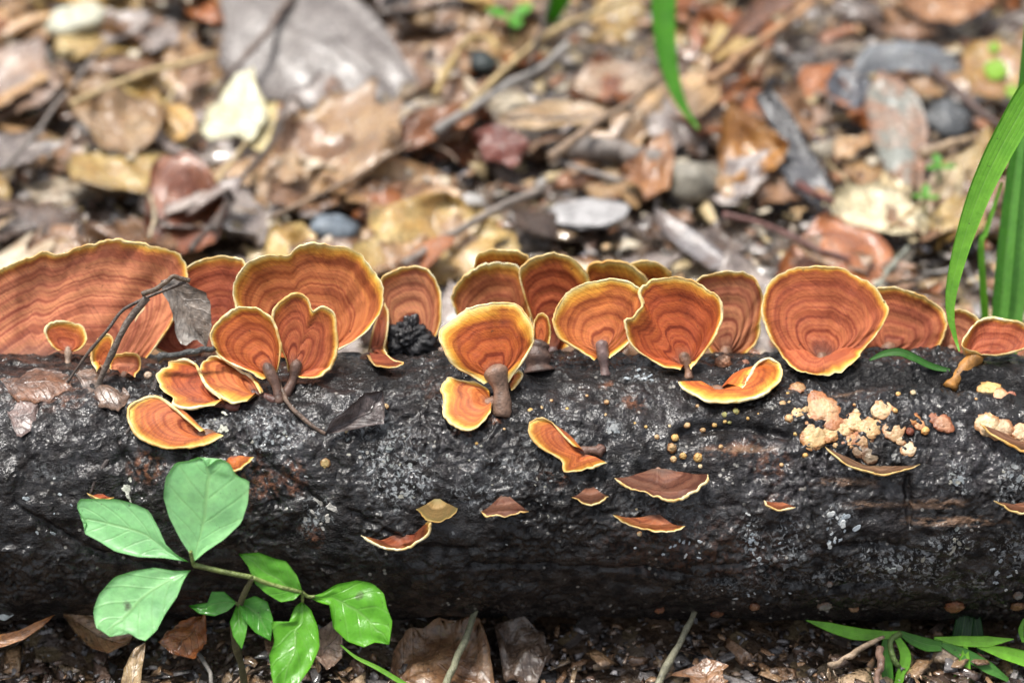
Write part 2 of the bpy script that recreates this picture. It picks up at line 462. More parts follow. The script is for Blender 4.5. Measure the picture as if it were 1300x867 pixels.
    if green:   # thin blade: some light comes through
        tr = n.a('ShaderNodeBsdfTranslucent'); n.l(n.mix(1, c, (1.2, 1.25, .5), 'MULTIPLY'), tr.inputs[0])
        ms = n.a('ShaderNodeMixShader'); ms.inputs[0].default_value = .42
        out = nt.nodes['Material Output']
        n.l(b.outputs[0], ms.inputs[1]); n.l(tr.outputs[0], ms.inputs[2]); n.l(ms.outputs[0], out.inputs[0])
    return m
def make_tint_mat(name, lo, hi, scale, rough=.5, bstr=.6, bdist=.001, fine_scale=900, spec=.5, objc=False):
    m, nt, b = new_mat(name); n = N(nt); oc = n.worldc()
    t = n.attr('tint', 'OBJECT', 'Color')
    k = n.noise(scale, 4, oc, .65)
    c = n.mix(1, t, n.ramp(k, [(.28, G(lo)), (.72, G(hi))]), 'MULTIPLY')
    c = n.mix(n.ramp(n.noise(scale * 2.7, 3, oc), [(.60, G(0)), (.72, G(.6))]), c, n.mix(1, c, G(.3), 'MULTIPLY'))
    if objc:    # browner towards the lump's foot
        sx = n.a('ShaderNodeSeparateXYZ'); n.l(n.objc(), sx.inputs[0])
        rr_ = n.math('SQRT', n.math('ADD', n.math('POWER', sx.outputs[0], 2), n.math('POWER', sx.outputs[1], 2)))
        rr_ = n.math('ADD', rr_, n.math('MULTIPLY', n.math('SUBTRACT', n.noise(260, 3, oc), .5), 1.6))
        c = n.mix(n.ramp(rr_, [(.62, G(0)), (.98, G(.9))]), c, n.mix(1, c, (.62, .36, .22), 'MULTIPLY'))
    n.l(c, b.inputs['Base Color'])
    n.l(n.ramp(n.noise(scale * .6, 2, oc), [(.35, G(rough * .6)), (.65, G(min(1, rough * 1.3)))]), b.inputs['Roughness'])
    b.inputs['Specular IOR Level'].default_value = spec
    n.bump(n.noise(fine_scale, 3, oc), bstr, bdist, b)
    return m
def make_ground_mat():
    m, nt, b = new_mat('wet_soil'); n = N(nt); oc = n.worldc()
    a = n.noise(60, 5, oc, .65); c_ = n.noise(260, 4, oc, .65)
    c = n.ramp(a, [(.3, (.025, .016, .011)), (.5, (.085, .054, .034)), (.7, (.20, .135, .085))])
    c = n.mix(.8, c, n.mix(1, c, n.ramp(c_, [(.3, G(.4)), (.7, G(1.7))]), 'MULTIPLY'))
    vz = n.a('ShaderNodeTexVoronoi'); vz.inputs['Scale'].default_value = 130; n.l(oc, vz.inputs['Vector'])
    sep = n.a('ShaderNodeSeparateColor'); n.l(vz.outputs['Color'], sep.inputs[0])
    c = n.mix(n.ramp(sep.outputs[0], [(.66, G(0)), (.70, G(.75))]), c, n.ramp(sep.outputs[1], [(.2, (.16, .10, .06)), (.6, (.22, .19, .18)), (.9, (.30, .22, .12))]))
    n.l(c, b.inputs['Base Color'])
    n.l(n.ramp(n.noise(90, 3, oc), [(.35, G(.12)), (.65, G(.5))]), b.inputs['Roughness'])
    n1 = n.bump(n.noise(170, 4, oc), .9, .004, None)
    n.bump(n.noise(700, 3, oc), .6, .0012, b, n1)
    n.l(n.bump(n.noise(420, 2, oc), .9, .002, None), b.inputs['Coat Normal']); b.inputs['Coat Weight'].default_value = .8; b.inputs['Coat Roughness'].default_value = .06
    return m
def make_crumb_mat():
    m, nt, b = new_mat('litter_crumbs'); n = N(nt); oc = n.worldc()
    t = n.attr('ctint', 'GEOMETRY', 'Vector')
    c = n.mix(.7, t, n.mix(1, t, n.ramp(n.noise(600, 3, oc), [(.3, G(.4)), (.7, G(1.5))]), 'MULTIPLY'))
    n.l(c, b.inputs['Base Color'])
    n.l(n.ramp(n.noise(110, 2, oc), [(.35, G(.10)), (.65, G(.42))]), b.inputs['Roughness'])
    n.bump(n.noise(700, 3, oc), .9, .0014, b)
    b.inputs['Coat Weight'].default_value = .9; b.inputs['Coat Roughness'].default_value = .07
    return m
MAT = dict(cap=make_cap_mat(), pore=make_pore_mat(), margin=make_margin_mat(), stem=make_stem_mat(), bark=make_bark_mat(),
           dead=make_leaf_mat('dead_leaf'), green=make_leaf_mat('green_leaf', True),
           twig=make_tint_mat('twig_bark', .45, 1.5, 180, .5, .7, .001),
           stone=make_tint_mat('wet_stone', .5, 1.5, 140, .38, .7, .0012, 500),
           bud=make_tint_mat('fungus_bud', .6, 1.25, 330, .42, .6, .0008, 900, .5, True),
           flake=make_tint_mat('lichen_crust', .45, 1.3, 600, .75, .6, .0005, 1500, .3),
           blob=make_tint_mat('black_blob', .6, 1.8, 300, .52, .5, .0008, 700),
           ground=make_ground_mat(), crumb=make_crumb_mat())

# ------------------------------------------------------------------ ground
def ground_z(X, Y):
    P = np.stack([X, Y, 0 * X], -1)
    near = np.exp(-(np.hypot(X, Y) / .9) ** 4)
    return (.0055 * fbm(P * 14, 3, 41) + .0022 * fbm(P * 70, 2, 43)) * near - .004
def axis(fine0, fine1, n, far):
    a = np.linspace(fine0, fine1, n); k = np.geomspace(.02, 1, 16)
    return np.concatenate([fine0 - (far * k)[::-1], a, fine1 + far * k])
gx, gy = axis(-.6, .6, 220, 120), axis(-.4, .75, 220, 120)
GX, GY = np.meshgrid(gx, gy, indexing='ij')
V = np.stack([GX, GY, ground_z(GX, GY)], -1).reshape(-1, 3)
tag(mesh_obj('ground', V, grid_faces(len(gx), len(gy)), MAT['ground']), 'wet dark soil of the forest floor under the leaf litter', kind='structure')

# ------------------------------------------------------------------ the log
log = empty('fallen_log', (0, 0, 0))
tag(log, 'wet black rotting log lying across the leaf litter', 'log')
xs = np.concatenate([np.linspace(-.34, -.212, 70)[:-1], np.linspace(-.21, .21, 960), np.linspace(.212, .34, 70)[1:]])
ph = np.concatenate([np.linspace(R(-62), R(150), 360), np.linspace(R(155), R(293), 24)])
XX, PP = np.meshgrid(xs, ph, indexing='ij')
RR = log_r(XX, PP)
V = np.stack([XX, -RR * np.cos(PP), LOGZ + RR * np.sin(PP)], -1)
def pmask(spots, jit=.35, sc_=150):
    M = np.zeros(XX.shape); S = PP * LOGR
    P3 = np.stack([XX, S, 0 * XX], -1)
    wob = 1 + jit * fbm(P3 * sc_, 2, 77)
    for s in spots:
        h = cyl(s[0], s[1])
        if h is None: continue
        amp = s[4] if len(s) > 4 else 1
        d = np.hypot((XX - h[0]) / (s[2] * .000292), (S - h[1] * LOGR) / (s[3] * .00034))
        M = np.maximum(M, amp * np.clip(1.6 - d * wob * 1.15, 0, 1))
    return M.reshape(-1)
lich = pmask([(355, 560, 30, 20), (500, 580, 40, 26, .9), (515, 615, 36, 20), (405, 655, 20, 18), (450, 540, 40, 16, .6), (780, 548, 9, 9), (812, 484, 22, 8, .7),
              (1000, 690, 26, 22), (955, 680, 18, 26, .8), (1150, 712, 70, 18, .9), (1215, 606, 15, 14), (1288, 612, 24, 22), (1208, 692, 24, 18), (1062, 655, 20, 10),
              (600, 630, 30, 14, .6), (700, 560, 40, 20, .35), (265, 545, 14, 20, .8), (330, 535, 26, 12, .8), (1080, 730, 60, 14, .6), (950, 740, 60, 16, .5),
              (1290, 700, 30, 24, .8), (1180, 740, 70, 14, .55), (60, 600, 30, 10, .3), (650, 600, 60, 20, .35), (850, 650, 60, 30, .25)])
greym = pmask([(1000, 605, 80, 36, .9), (1240, 580, 70, 40, .9), (350, 560, 62, 40, .9), (470, 520, 60, 30, .7), (560, 590, 90, 50, .5), (850, 520, 70, 30, .6), (1060, 510, 60, 24, .6),
               (740, 530, 60, 30, .4), (1120, 640, 60, 30, .45), (90, 560, 70, 50, .35), (920, 620, 70, 40, .5), (1200, 530, 80, 20, .5)])
rustm = pmask([(190, 592, 20, 16), (315, 612, 34, 18, .9), (372, 600, 12, 18, .8), (622, 536, 18, 9), (772, 490, 14, 8), (800, 512, 14, 9, .8), (935, 572, 42, 7, .9), (590, 545, 14, 8, .7),
               (400, 680, 12, 12, .7), (985, 640, 14, 8, .6), (60, 500, 50, 26, .6), (705, 605, 16, 8, .5), (550, 500, 40, 12, .5), (980, 585, 25, 14, .5), (850, 690, 80, 30, .25), (940, 700, 60, 30, .25)])
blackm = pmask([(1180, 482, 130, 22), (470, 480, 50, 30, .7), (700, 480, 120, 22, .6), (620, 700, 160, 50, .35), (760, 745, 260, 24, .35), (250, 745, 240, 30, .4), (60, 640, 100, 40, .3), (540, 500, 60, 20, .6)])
woodm = pmask([(1185, 640, 36, 5, .8), (1215, 661, 56, 5, .9), (1065, 612, 30, 4, .6), (1110, 640, 30, 4, .5), (1060, 500, 40, 4, .5), (940, 570, 40, 4, .8)])
mesh_obj('bark', V.reshape(-1, 3), np.vstack([grid_faces(len(xs), len(ph)),
         np.stack([np.arange(len(xs)-1)*len(ph)+len(ph)-1, np.arange(1, len(xs))*len(ph)+len(ph)-1, np.arange(1, len(xs))*len(ph), np.arange(len(xs)-1)*len(ph)], -1)]),
         MAT['bark'], log, attrs=dict(lichen=lich, grey=greym, rust=rustm, black=blackm, wood=woodm))
for s, ii in ((-1, 0), (1, len(xs) - 1)):
    ring = V[ii]; ctr = np.array([[xs[ii] + s * .002, 0, LOGZ]])
    nn = len(ring); mid = ctr + (ring - ctr) * .5 + np.array([s * .001, 0, 0]) + .001 * rng.normal(size=ring.shape)
    vv = np.vstack([ring, mid, ctr]); ff = []
    for k in range(nn):
        k2 = (k + 1) % nn
        ff += [[k, k2, nn + k2, nn + k], [nn + k, nn + k2, 2 * nn]]
    o = mesh_obj('cut_end', vv, ff, MAT['twig'], log); o['tint'] = (.10, .07, .05)

# lichen flakes: thin crusts stuck on the bark, each its own piece
def flake_mesh(seed, n=11):
    r = np.random.default_rng(seed)
    a = np.linspace(0, 2*np.pi, n, endpoint=False); rad = .55 + .45 * r.random(n) + .25 * np.sin(a * 2 + seed)
    top = np.stack([np.cos(a) * rad * .82, np.sin(a) * rad * .82, .16 + .1 * r.random(n)], -1)
    bot = np.stack([np.cos(a) * rad, np.sin(a) * rad, -.25 + 0 * a], -1)
    vv = np.vstack([bot, top, [[0, 0, .14]]])
    ff = [[k, (k+1) % n, n + (k+1) % n, n + k] for k in range(n)] + [[n + k, n + (k+1) % n, 2*n] for k in range(n)]
    me = bpy.data.meshes.new('lichen_flake'); me.from_pydata(vv.tolist(), [], ff); me.materials.append(MAT['flake'])
    return me
FLAKES = [flake_mesh(s) for s in range(10)]
def log_frame(p):
    phi = math.atan2(p[2] - LOGZ, -p[1])
    nrm = Vector((0, -math.cos(phi), math.sin(phi)))
    return nrm.to_track_quat('Z', 'Y')
def put_flake(px, py, spx, tint):
    h = cyl(px, py)
    if h is None or h[1] < R(-45): return
    p = log_point(h[0], h[1], .0001, True)
    o = bpy.data.objects.new('lichen_flake', random.choice(FLAKES)); col.objects.link(o); o.parent = log
    o.location = p; q = log_frame(p)
    o.rotation_euler = (q @ Euler((0, 0, random.uniform(0, 6.28))).to_quaternion()).to_euler()
    s = spx * .000292
    o.scale = (s * random.uniform(.7, 1.3), s * random.uniform(.6, 1.1), s * .5)
    o['tint'] = tint
WHT = [(.50, .54, .56), (.40, .45, .49), (.56, .58, .57), (.32, .36, .38)]
GRY = [(.26, .28, .27), (.32, .31, .26), (.20, .22, .23), (.28, .29, .29)]
for cx, cy, sx, sy, num, size, pal in [
    (505, 585, 42, 22, 16, 3.6, GRY), (520, 625, 34, 14, 8, 3.6, GRY), (780, 548, 8, 9, 6, 5, GRY), (812, 484, 18, 6, 10, 4, WHT), (1060, 655, 24, 10, 12, 4.5, WHT),
    (955, 690, 18, 30, 20, 3.4, WHT), (1055, 682, 10, 8, 8, 4, WHT), (975, 750, 30, 12, 10, 3, WHT), (1150, 715, 50, 16, 16, 4, GRY), (1215, 690, 20, 16, 12, 4, GRY),
    (162, 622, 6, 14, 9, 4.5, [(.55, .55, .48)]), (1286, 600, 14, 16, 8, 5, GRY), (1212, 606, 9, 8, 6, 5, GRY), (280, 545, 10, 16, 8, 4, [(.5, .5, .42)]),
    (400, 655, 14, 14, 9, 5, [(.42, .40, .36), (.5, .48, .44)]), (880, 690, 40, 30, 12, 2.6, WHT), (660, 640, 70, 40, 16, 2.4, GRY), (430, 560, 50, 30, 10, 2.8, GRY),
    (55, 645, 30, 40, 7, 2.8, WHT), (600, 570, 40, 20, 8, 2.4, GRY), (1280, 720, 20, 30, 8, 3.5, WHT), (345, 560, 30, 14, 8, 3, GRY)]:
    for _ in range(num):
        put_flake(cx + random.gauss(0, sx * .6), cy + random.gauss(0, sy * .6), size * random.uniform(.5, 1.4), random.choice(pal))

# ------------------------------------------------------------------ bracket fungi
import re
def short(l):
    k = re.split(r' (?:with|lying|under|beside|behind|standing|between|in front|next|above|below|growing|jutting|hanging|peeping|tucked|leaning|squeezed|on a|alone|near|joined|at the|half|joining|falling|slanting|sloping) |,', l)[0]
    return k if len(k.split()) > 2 else ' '.join(l.split()[:7])
def near_f(x, y, L): return min(L, key=lambda a: (a[0] - x) ** 2 + (a[1] - y) ** 2)[2]
def gap(p):
    ph_ = math.atan2(p[2] - LOGZ, -p[1])
    return float(log_r(np.array(p[0]), np.array(ph_), False)) - math.hypot(p[1], p[2] - LOGZ)
def push_out(P, clr):
    r = np.hypot(P[..., 1], P[..., 2] - LOGZ); f_ = np.arctan2(P[..., 2] - LOGZ, -P[..., 1])
    k = np.maximum(1, (log_r(P[..., 0], f_, False) + clr) / np.maximum(r, 1e-6))
    Q = P.copy(); Q[..., 1] *= k; Q[..., 2] = LOGZ + (Q[..., 2] - LOGZ) * k
    return Q
def nrm_of(a, az):
    a, az = R(a), R(az)
    return np.array([math.sin(az) * math.cos(a), -math.cos(az) * math.cos(a), math.sin(a)])
STEMT = (.22, .115, .07)
FUN = 0
FANCH = []
def fungus(label, O, rim, a=42, az=0, lift=0.0, sag=.06, th=.0010, mw=1.0, tone=.2, dark=0.0, old=0.0, olive=0.0, amber=0.0, stem=None, base=None,
           closed=False, group=None, lip=.00055, stint=STEMT, ringamp=1.0, nt=84, nv=30, phi=None, cat='bracket fungus', flare=0.0, pleat=.0004, hue=None):
    """O: pixel of the growth point, rim: pixels along the free edge, stem: (foot px, radius px at cap, at foot), a: how far the face points up"""
    global FUN; FUN += 1; sd_ = FUN * 13
    n = nrm_of(a, az)
    foot = stem[0] if stem else O
    P0 = on_log(*foot)
    if phi:      # grows from the far shoulder of the log
        P0 = log_point(on_plane(foot[0], foot[1], (0, .02, 0), np.array([0, 1.0, 0]))[0], R(phi))
    shelf = a > 62 and not stem
    o3 = on_plane(O[0], O[1], P0, n) if stem else P0
    FANCH.append((O[0], O[1], short(label)))
    root = empty('bracket_fungus', P0)
    tag(root, label, cat, group)
    rp = resample(rim, nt, closed)
    rim3 = np.array([on_plane(x, y, o3 + lift * n, n) for x, y in rp])
    if not phi:
        for i_ in range(nt):      # a rim that would sink into the bark comes forward along its sight line
            d_ = ray(*rp[i_])
            for _ in range(30):
                need = gap(rim3[i_]) + .0036
                if need <= 0: break
                rim3[i_] = rim3[i_] - d_ * (need * .7 + 1e-4)
    if shelf and base is None:
        wpx = max(p[0] for p in rim) - min(p[0] for p in rim)
        base = ((O[0] - wpx * .07, O[1] + 1), (O[0] + wpx * .07, O[1] + 1))
    # ruffled outline
    tcoord = np.arange(nt) / nt
    if base is not None:
        b0, b1 = (on_log(*base[0]), on_log(*base[1])) if shelf else (on_plane(base[0][0], base[0][1], P0, n), on_plane(base[1][0], base[1][1], P0, n))
        OO = b0 + (b1 - b0) * np.linspace(0, 1, nt)[:, None]
    else: OO = np.repeat(o3[None], nt, 0)
    rad = rim3 - OO; L = np.linalg.norm(rad, axis=1); Lm = L.mean()
    arc = np.concatenate([[0], np.cumsum(np.linalg.norm(np.diff(rim3, axis=0), axis=1))])
    NA = lambda f, s: noise(np.stack([arc * f, 0*arc + FUN * 3.7, 0*arc], -1), s)
    if closed:  # keep the seam continuous
        ca = np.stack([np.cos(tcoord*2*np.pi), np.sin(tcoord*2*np.pi), 0*tcoord], -1)
        NA = lambda f, s: noise(ca * f * arc[-1] / 6.28 + FUN, s)
    rad = rad * (1 + (.00042 * NA(420, 1) + .00030 * NA(1000, 2))[:, None] / L[:, None])
    wav = .0012 * NA(110, 3) + .0004 * NA(320, 4)          # edge waves up and down
    v = np.linspace(0, 1, nv) ** .85
    D = (1 - v)[None] * L[:, None] * 1000                   # mm from the edge
    vv = np.broadcast_to(v[None], D.shape)
    T = OO[:, None] + rad[:, None] * v[None, :, None]
    ring = (.00004 * np.sin(2*np.pi * (D / 1.75 + .22 * NA(60, 5)[:, None])) + .00011 * np.sin(2*np.pi * (D / 6.4 + .2 * NA(45, 6)[:, None]) + FUN)) * ringamp
    ring = ring * np.clip(v * 4, 0, 1) * np.clip((1 - v) * 7, 0.15, 1)
    hgt = -(sag + .035) * Lm * 4 * v * (1 - v) + ring + wav[:, None] * v**3 + .0005 * NA(180, 8)[:, None] * v * (1.2 - v) - flare * Lm * v**5 + pleat * NA(95, 11)[:, None] * np.clip(v * 1.4, 0, 1) * np.clip((1 - v) * 4, 0.1, 1)
    T = T + n * hgt[..., None]
    if not phi: T = push_out(T, .0004 + .0034 * np.clip(vv * 2.5, 0, 1))
    thick = th * (1 + 1.2 * (1 - vv)) * np.sqrt(np.clip(1 - vv**6, 0, 1)) + .0003
    B = T - n * thick[..., None]
    q = np.broadcast_to((arc * 1000)[:, None] * 1.0, D.shape) * (.35 + .65 * vv)
    at = dict(m=D.ravel(), v=vv.ravel(), q=q.ravel())
    props = dict(hue=float(hue if hue is not None else .75 * math.sin(FUN * 2.4)), margin_mm=float(mw), tone=float(tone), dark=float(dark), old=float(old), olive=float(olive), amber=float(max(amber, .45 * (1 + math.sin(FUN * 1.7)) / 2)), tint=stint)
    def fin(o):
        for k, x in props.items(): o[k] = x
        return o
    cap_ = fin(mesh_obj('cap', T.reshape(-1, 3), grid_faces(nt, nv, closed, flip=True), MAT['cap'], root, P0, at))
    fin(mesh_obj('underside', B.reshape(-1, 3), grid_faces(nt, nv, closed), MAT['pore'], cap_, P0, at))
    edge = (T[:, -1] + B[:, -1]) / 2
    lr = lip * .52 * np.clip(1 + .4 * NA(420, 9) + .7 * NA(90, 12), .25, 2) * np.clip(np.minimum(L / (.5 * Lm), 1.15), .45, 1.15)
    if not closed: lr = lr * np.clip(np.minimum(np.arange(nt), np.arange(nt)[::-1]) / 4.0, .35, 1)
    ev, ef = tube_data(edge, lr, 7, closed)
    fin(mesh_obj('margin', ev, ef, MAT['margin'], cap_, P0))
    mpx = np.linalg.norm(P0 - CAM) / FPX
    if stem:
        r0, r1 = stem[1] * mpx, stem[2] * mpx
        top = o3 + (rim3.mean(0) - o3) * .34 - n * th * 1.6
        ax = (P0 - top) / np.linalg.norm(P0 - top)
        k = np.linspace(0, 1, 20)[:, None]
        bow = np.cross(ax, n) * (.10 * np.linalg.norm(P0 - top) * math.sin(FUN))
        path = top + (P0 + ax * .0015 - top) * k + bow * np.sin(k * np.pi)
        rr = (r0 + (r1 - r0) * k[:, 0] ** .7) * (1 + .12 * np.sin(k[:, 0] * 11 + FUN)); rr[-3:] *= 1.15
        rr = rr * (1 + .55 * np.exp(-k[:, 0] / .16)); rr[0] *= .15; rr[1] *= .62; rr[2] *= .88
        sv, sf = tube_data(path, rr, 12, bump=.14, seed=sd_)
        fin(mesh_obj('stem', sv, sf, MAT['stem'], root, P0))
    else:   # short foot that joins the cap to the bark
        b0_, b1_ = OO[0], OO[-1]
        if base is None:
            foot_dir = (rim3.mean(0) - o3); foot_dir /= np.linalg.norm(foot_dir) + 1e-9
            path = np.linspace(1, -1, 8)[:, None] * foot_dir * .0032 + o3 - n * th
            rr = np.array([.0012, .0019, .0024, .0028, .003, .0031, .0031, .003])
        else:
            path = b0_ + (b1_ - b0_) * np.linspace(0, 1, 16)[:, None] - n * .002
            rr = np.full(16, .004)
            if shelf:
                inw = np.array([0, math.cos(math.atan2(P0[2]-LOGZ, -P0[1])), -math.sin(math.atan2(P0[2]-LOGZ, -P0[1]))])
                path = path + inw * .0008; rr = np.full(16, .0026) * np.sin(np.linspace(.35, np.pi - .35, 16))
        sv, sf = tube_data(path, rr, 12, bump=.2, seed=sd_)
        fin(mesh_obj('foot', sv, sf, MAT['stem'], root, P0))
    return root

fungus('very wide pinkish bracket fungus with scalloped yellow edge, largest on the log', (70, 462),
       [(-62, 440), (-60, 395), (-35, 360), (0, 343), (28, 331), (45, 325), (57, 320), (70, 323), (83, 322), (100, 314), (125, 309), (145, 305), (170, 308), (195, 313), (222, 320), (234, 334), (238, 355), (228, 390), (208, 425), (185, 455)],
       a=36, sag=.05, tone=1.0, base=((-50, 462), (165, 466)), mw=1.1, nt=170, lip=.0007, ringamp=1.3, pleat=.0020, phi=120, hue=.3)
fungus('orange bracket with a dry grey leaf scrap lying over it', (262, 462),
       [(240, 458), (218, 451), (205, 446), (185, 435), (174, 425), (172, 412), (176, 400), (190, 385), (205, 372), (226, 350), (240, 338), (262, 329), (285, 326), (303, 329), (314, 340), (320, 365), (312, 405), (292, 440)],
       a=40, tone=.75, sag=.07, mw=1.0, phi=124, dark=0.15)
fungus('large bowl-shaped bracket with notched cream edge behind two smaller caps', (388, 462),
       [(350, 452), (322, 430), (302, 395), (295, 367), (301, 351), (316, 333), (338, 325), (366, 324), (374, 316), (391, 309), (416, 311), (444, 316), (460, 327), (470, 341), (482, 354), (487, 376), (484, 394), (468, 417), (452, 431), (431, 443), (410, 456)],
       a=38, sag=.13, tone=.35, mw=1.25, lip=.0007, nt=110, phi=108, dark=0.14)
fungus('round cream-rimmed cap below the bowl-shaped bracket, its short stem bent', (345, 476),
       [(333, 482), (316, 471), (294, 462), (277, 451), (269, 434), (272, 417), (283, 404), (300, 392), (316, 390), (333, 395), (344, 404), (351, 420), (355, 440), (354, 459), (351, 472)],
       a=36, az=-12, sag=.09, mw=1.1, lip=.0007, stem=((353, 508), 7, 6), stint=(.13, .07, .05))
fungus('heart-shaped cap with a split top edge in front of the bowl-shaped bracket', (371, 471),
       [(365, 472), (363, 456), (354, 434), (347, 412), (348, 395), (361, 380), (377, 374), (391, 380), (397, 395), (410, 389), (420, 394), (426, 406), (427, 426), (428, 440), (423, 459), (412, 476), (401, 482), (382, 481), (374, 476)],
       a=38, az=10, sag=.07, mw=.85, tone=.45, lip=.0007, stem=((362, 498), 6, 6), stint=(.13, .07, .05))
fungus('dark red scoop-shaped cap tucked under the round cream-rimmed cap', (328, 507),
       [(313, 510), (291, 511), (269, 496), (255, 481), (254, 470), (261, 456), (273, 452), (288, 459), (305, 470), (322, 486), (330, 500)],
       a=52, az=-25, sag=.16, mw=1.2, dark=.25, lip=.0007, stem=((346, 508), 6, 5), stint=(.10, .04, .03))
fungus('lobed cream-edged cap leaning out beside the dark red scoop', (286, 517),
       [(272, 515), (258, 516), (239, 519), (222, 514), (222, 506), (205, 494), (198, 480), (203, 470), (212, 467), (216, 460), (233, 456), (247, 462), (254, 473), (263, 490), (279, 507)],
       a=55, az=-25, sag=.16, mw=1.4, dark=.2, lip=.0007, stem=((300, 516), 7, 6), stint=(.16, .05, .035))
fungus('boat-shaped cap with yellow underside jutting out above the seedling', (260, 553),
       [(284, 553), (273, 559), (253, 566), (233, 569), (214, 569), (194, 564), (178, 555), (166, 540), (163, 529), (166, 517), (176, 509), (192, 504), (207, 508), (222, 519), (238, 533), (254, 548)],
       a=56, az=-20, sag=.22, mw=1.5, dark=.1, lip=.0008)
fungus('tiny tan crescent peeping out above the upper seedling leaf', (296, 578), [(286, 586), (290, 594), (299, 597), (309, 592), (322, 580)], a=75, sag=.1, nt=40, nv=14, mw=.5)
fungus('tiny thin brown crescent beside the white crust above the seedling', (128, 625), [(112, 628), (120, 633), (131, 634), (144, 631)], a=78, sag=.05, nt=36, nv=12, mw=.4, dark=.4, amber=.8)
fungus('pinkish ribbed bracket standing behind the black lumpy growth', (520, 458),
       [(492, 450), (482, 425), (480, 385), (484, 355), (498, 345), (516, 339), (534, 339), (546, 346), (556, 363), (560, 380), (560, 400), (556, 420), (545, 448)], a=34, tone=.9, mw=.9, ringamp=1.5, phi=132, dark=0.15)
fungus('dark folded cap with a pale lower edge squeezed beside the bowl-shaped bracket', (470, 455),
       [(487, 382), (493, 400), (492, 425), (489, 445), (500, 458), (512, 461), (500, 467), (478, 466)], a=50, az=55, sag=.1, dark=.8, mw=.8, tone=.5)
fungus('small orange cap peeping over the top of the back caps', (636, 455), [(604, 420), (600, 360), (603, 334), (606, 326), (618, 321), (642, 317), (664, 322), (672, 340), (668, 400)], a=20, tone=.3, mw=1.4, amber=.4, phi=158)
fungus('ribbed orange cap with yellow edge behind the stout-stemmed cap', (632, 458),
       [(600, 440), (582, 405), (574, 381), (579, 363), (594, 348), (612, 337), (627, 334), (648, 335), (660, 342), (669, 369), (674, 402), (660, 440)], a=30, tone=.6, mw=1.1, ringamp=1.4, phi=140, dark=0.12)
fungus('tall bright orange tongue-shaped cap, highest of the back caps', (703, 458),
       [(688, 440), (674, 400), (661, 357), (660, 342), (672, 330), (690, 323), (711, 323), (729, 330), (741, 342), (748, 360), (740, 395), (722, 440)], a=30, az=5, tone=.35, mw=1.7, amber=.5, ringamp=1.4, stint=(.12, .07, .065), phi=134)
fungus('amber cap half hidden behind two fan caps, with a lobed top', (784, 458), [(754, 430), (742, 370), (745, 345), (752, 336), (775, 332), (797, 336), (812, 347), (822, 365), (806, 430)], a=24, tone=.2, mw=2.0, amber=.7, phi=150)
fungus('narrow amber cap peeping out beside the lobed amber cap', (824, 458), [(806, 430), (792, 360), (795, 342), (805, 334), (820, 331), (838, 337), (852, 352), (846, 420)], a=20, tone=.2, mw=2.0, amber=.7, phi=158)
fungus('fan cap with wide yellow margin on a stout grey stem', (630, 479),
       [(614, 488), (597, 475), (579, 466), (567, 450), (559, 432), (561, 418), (576, 405), (591, 393), (612, 387), (636, 385), (657, 388), (669, 402), (677, 417), (676, 435), (667, 453), (657, 468), (646, 486)],
       a=40, sag=-.02, mw=2.1, tone=.1, lip=.0006, stem=((636, 524), 14, 10), stint=(.24, .145, .10), flare=.03)
fungus('torn ear-shaped cap hanging at the foot of the stout grey stem', (622, 512),
       [(617, 494), (600, 486), (583, 484), (570, 481), (560, 492), (562, 507), (565, 528), (579, 541), (597, 547), (612, 537), (622, 524)], a=48, az=-18, sag=.07, mw=1.3, tone=.15, amber=.3)
fungus('sliver of an orange lobe behind the stout grey stem', (646, 492), [(644, 488), (650, 477), (660, 470), (663, 478), (657, 489), (649, 497)], a=40, nt=36, nv=12, mw=.9)
fungus('young grey-brown stub with an orange tip', (686, 440), [(677, 436), (677, 420), (680, 406), (687, 396), (694, 401), (698, 415), (699, 436)], a=35, nt=44, nv=16, mw=.9, tone=.2, stem=((684, 467), 10, 18), stint=(.11, .065, .05))
fungus('broad fan cap on a thin stem, second of the front fans', (764, 447),
       [(755, 457), (738, 446), (720, 435), (708, 427), (703, 411), (706, 394), (718, 375), (733, 364), (756, 358), (776, 354), (797, 358), (812, 367), (817, 381), (814, 404), (804, 427), (791, 442), (774, 455)],
       a=42, sag=.03, mw=1.25, tone=.2, stem=((768, 474), 9, 6), stint=(.16, .10, .09), lip=.0006)
fungus('fan cap with one side curled into a pale lip', (871, 467),
       [(864, 472), (842, 466), (827, 457), (804, 440), (795, 421), (793, 409), (800, 404), (810, 396), (815, 386), (813, 373), (819, 362), (837, 354), (862, 352), (883, 358), (900, 369), (913, 381), (917, 396), (913, 414), (903, 434), (890, 452), (877, 469)],
       a=40, sag=.04, mw=1.1, tone=.15, stem=((873, 477), 6, 5), lip=.0007, nt=100)
fungus('dark red ribbed cap behind the pale-lipped fan, a knobby stub at its foot', (925, 459),
       [(905, 452), (890, 425), (880, 380), (884, 357), (900, 349), (926, 345), (944, 347), (956, 353), (965, 366), (968, 386), (966, 409), (963, 429), (946, 453)], a=32, tone=1.0, mw=.9, dark=0.38, ringamp=1.8, amber=.3, phi=128)
fungus('large round brown-red fan cap with a greyed old centre', (1044, 458),
       [(1045, 478), (1030, 475), (1012, 471), (998, 458), (984, 439), (973, 417), (968, 395), (969, 381), (976, 361), (993, 348), (1012, 341), (1037, 339), (1062, 340), (1084, 348), (1103, 359), (1117, 373), (1126, 388), (1125, 403), (1114, 422), (1098, 442), (1085, 458), (1070, 471), (1058, 476)],
       a=42, sag=.02, mw=.75, tone=.55, ringamp=1.5, lip=.0005, nt=120, amber=.35, closed=True, dark=0.2)
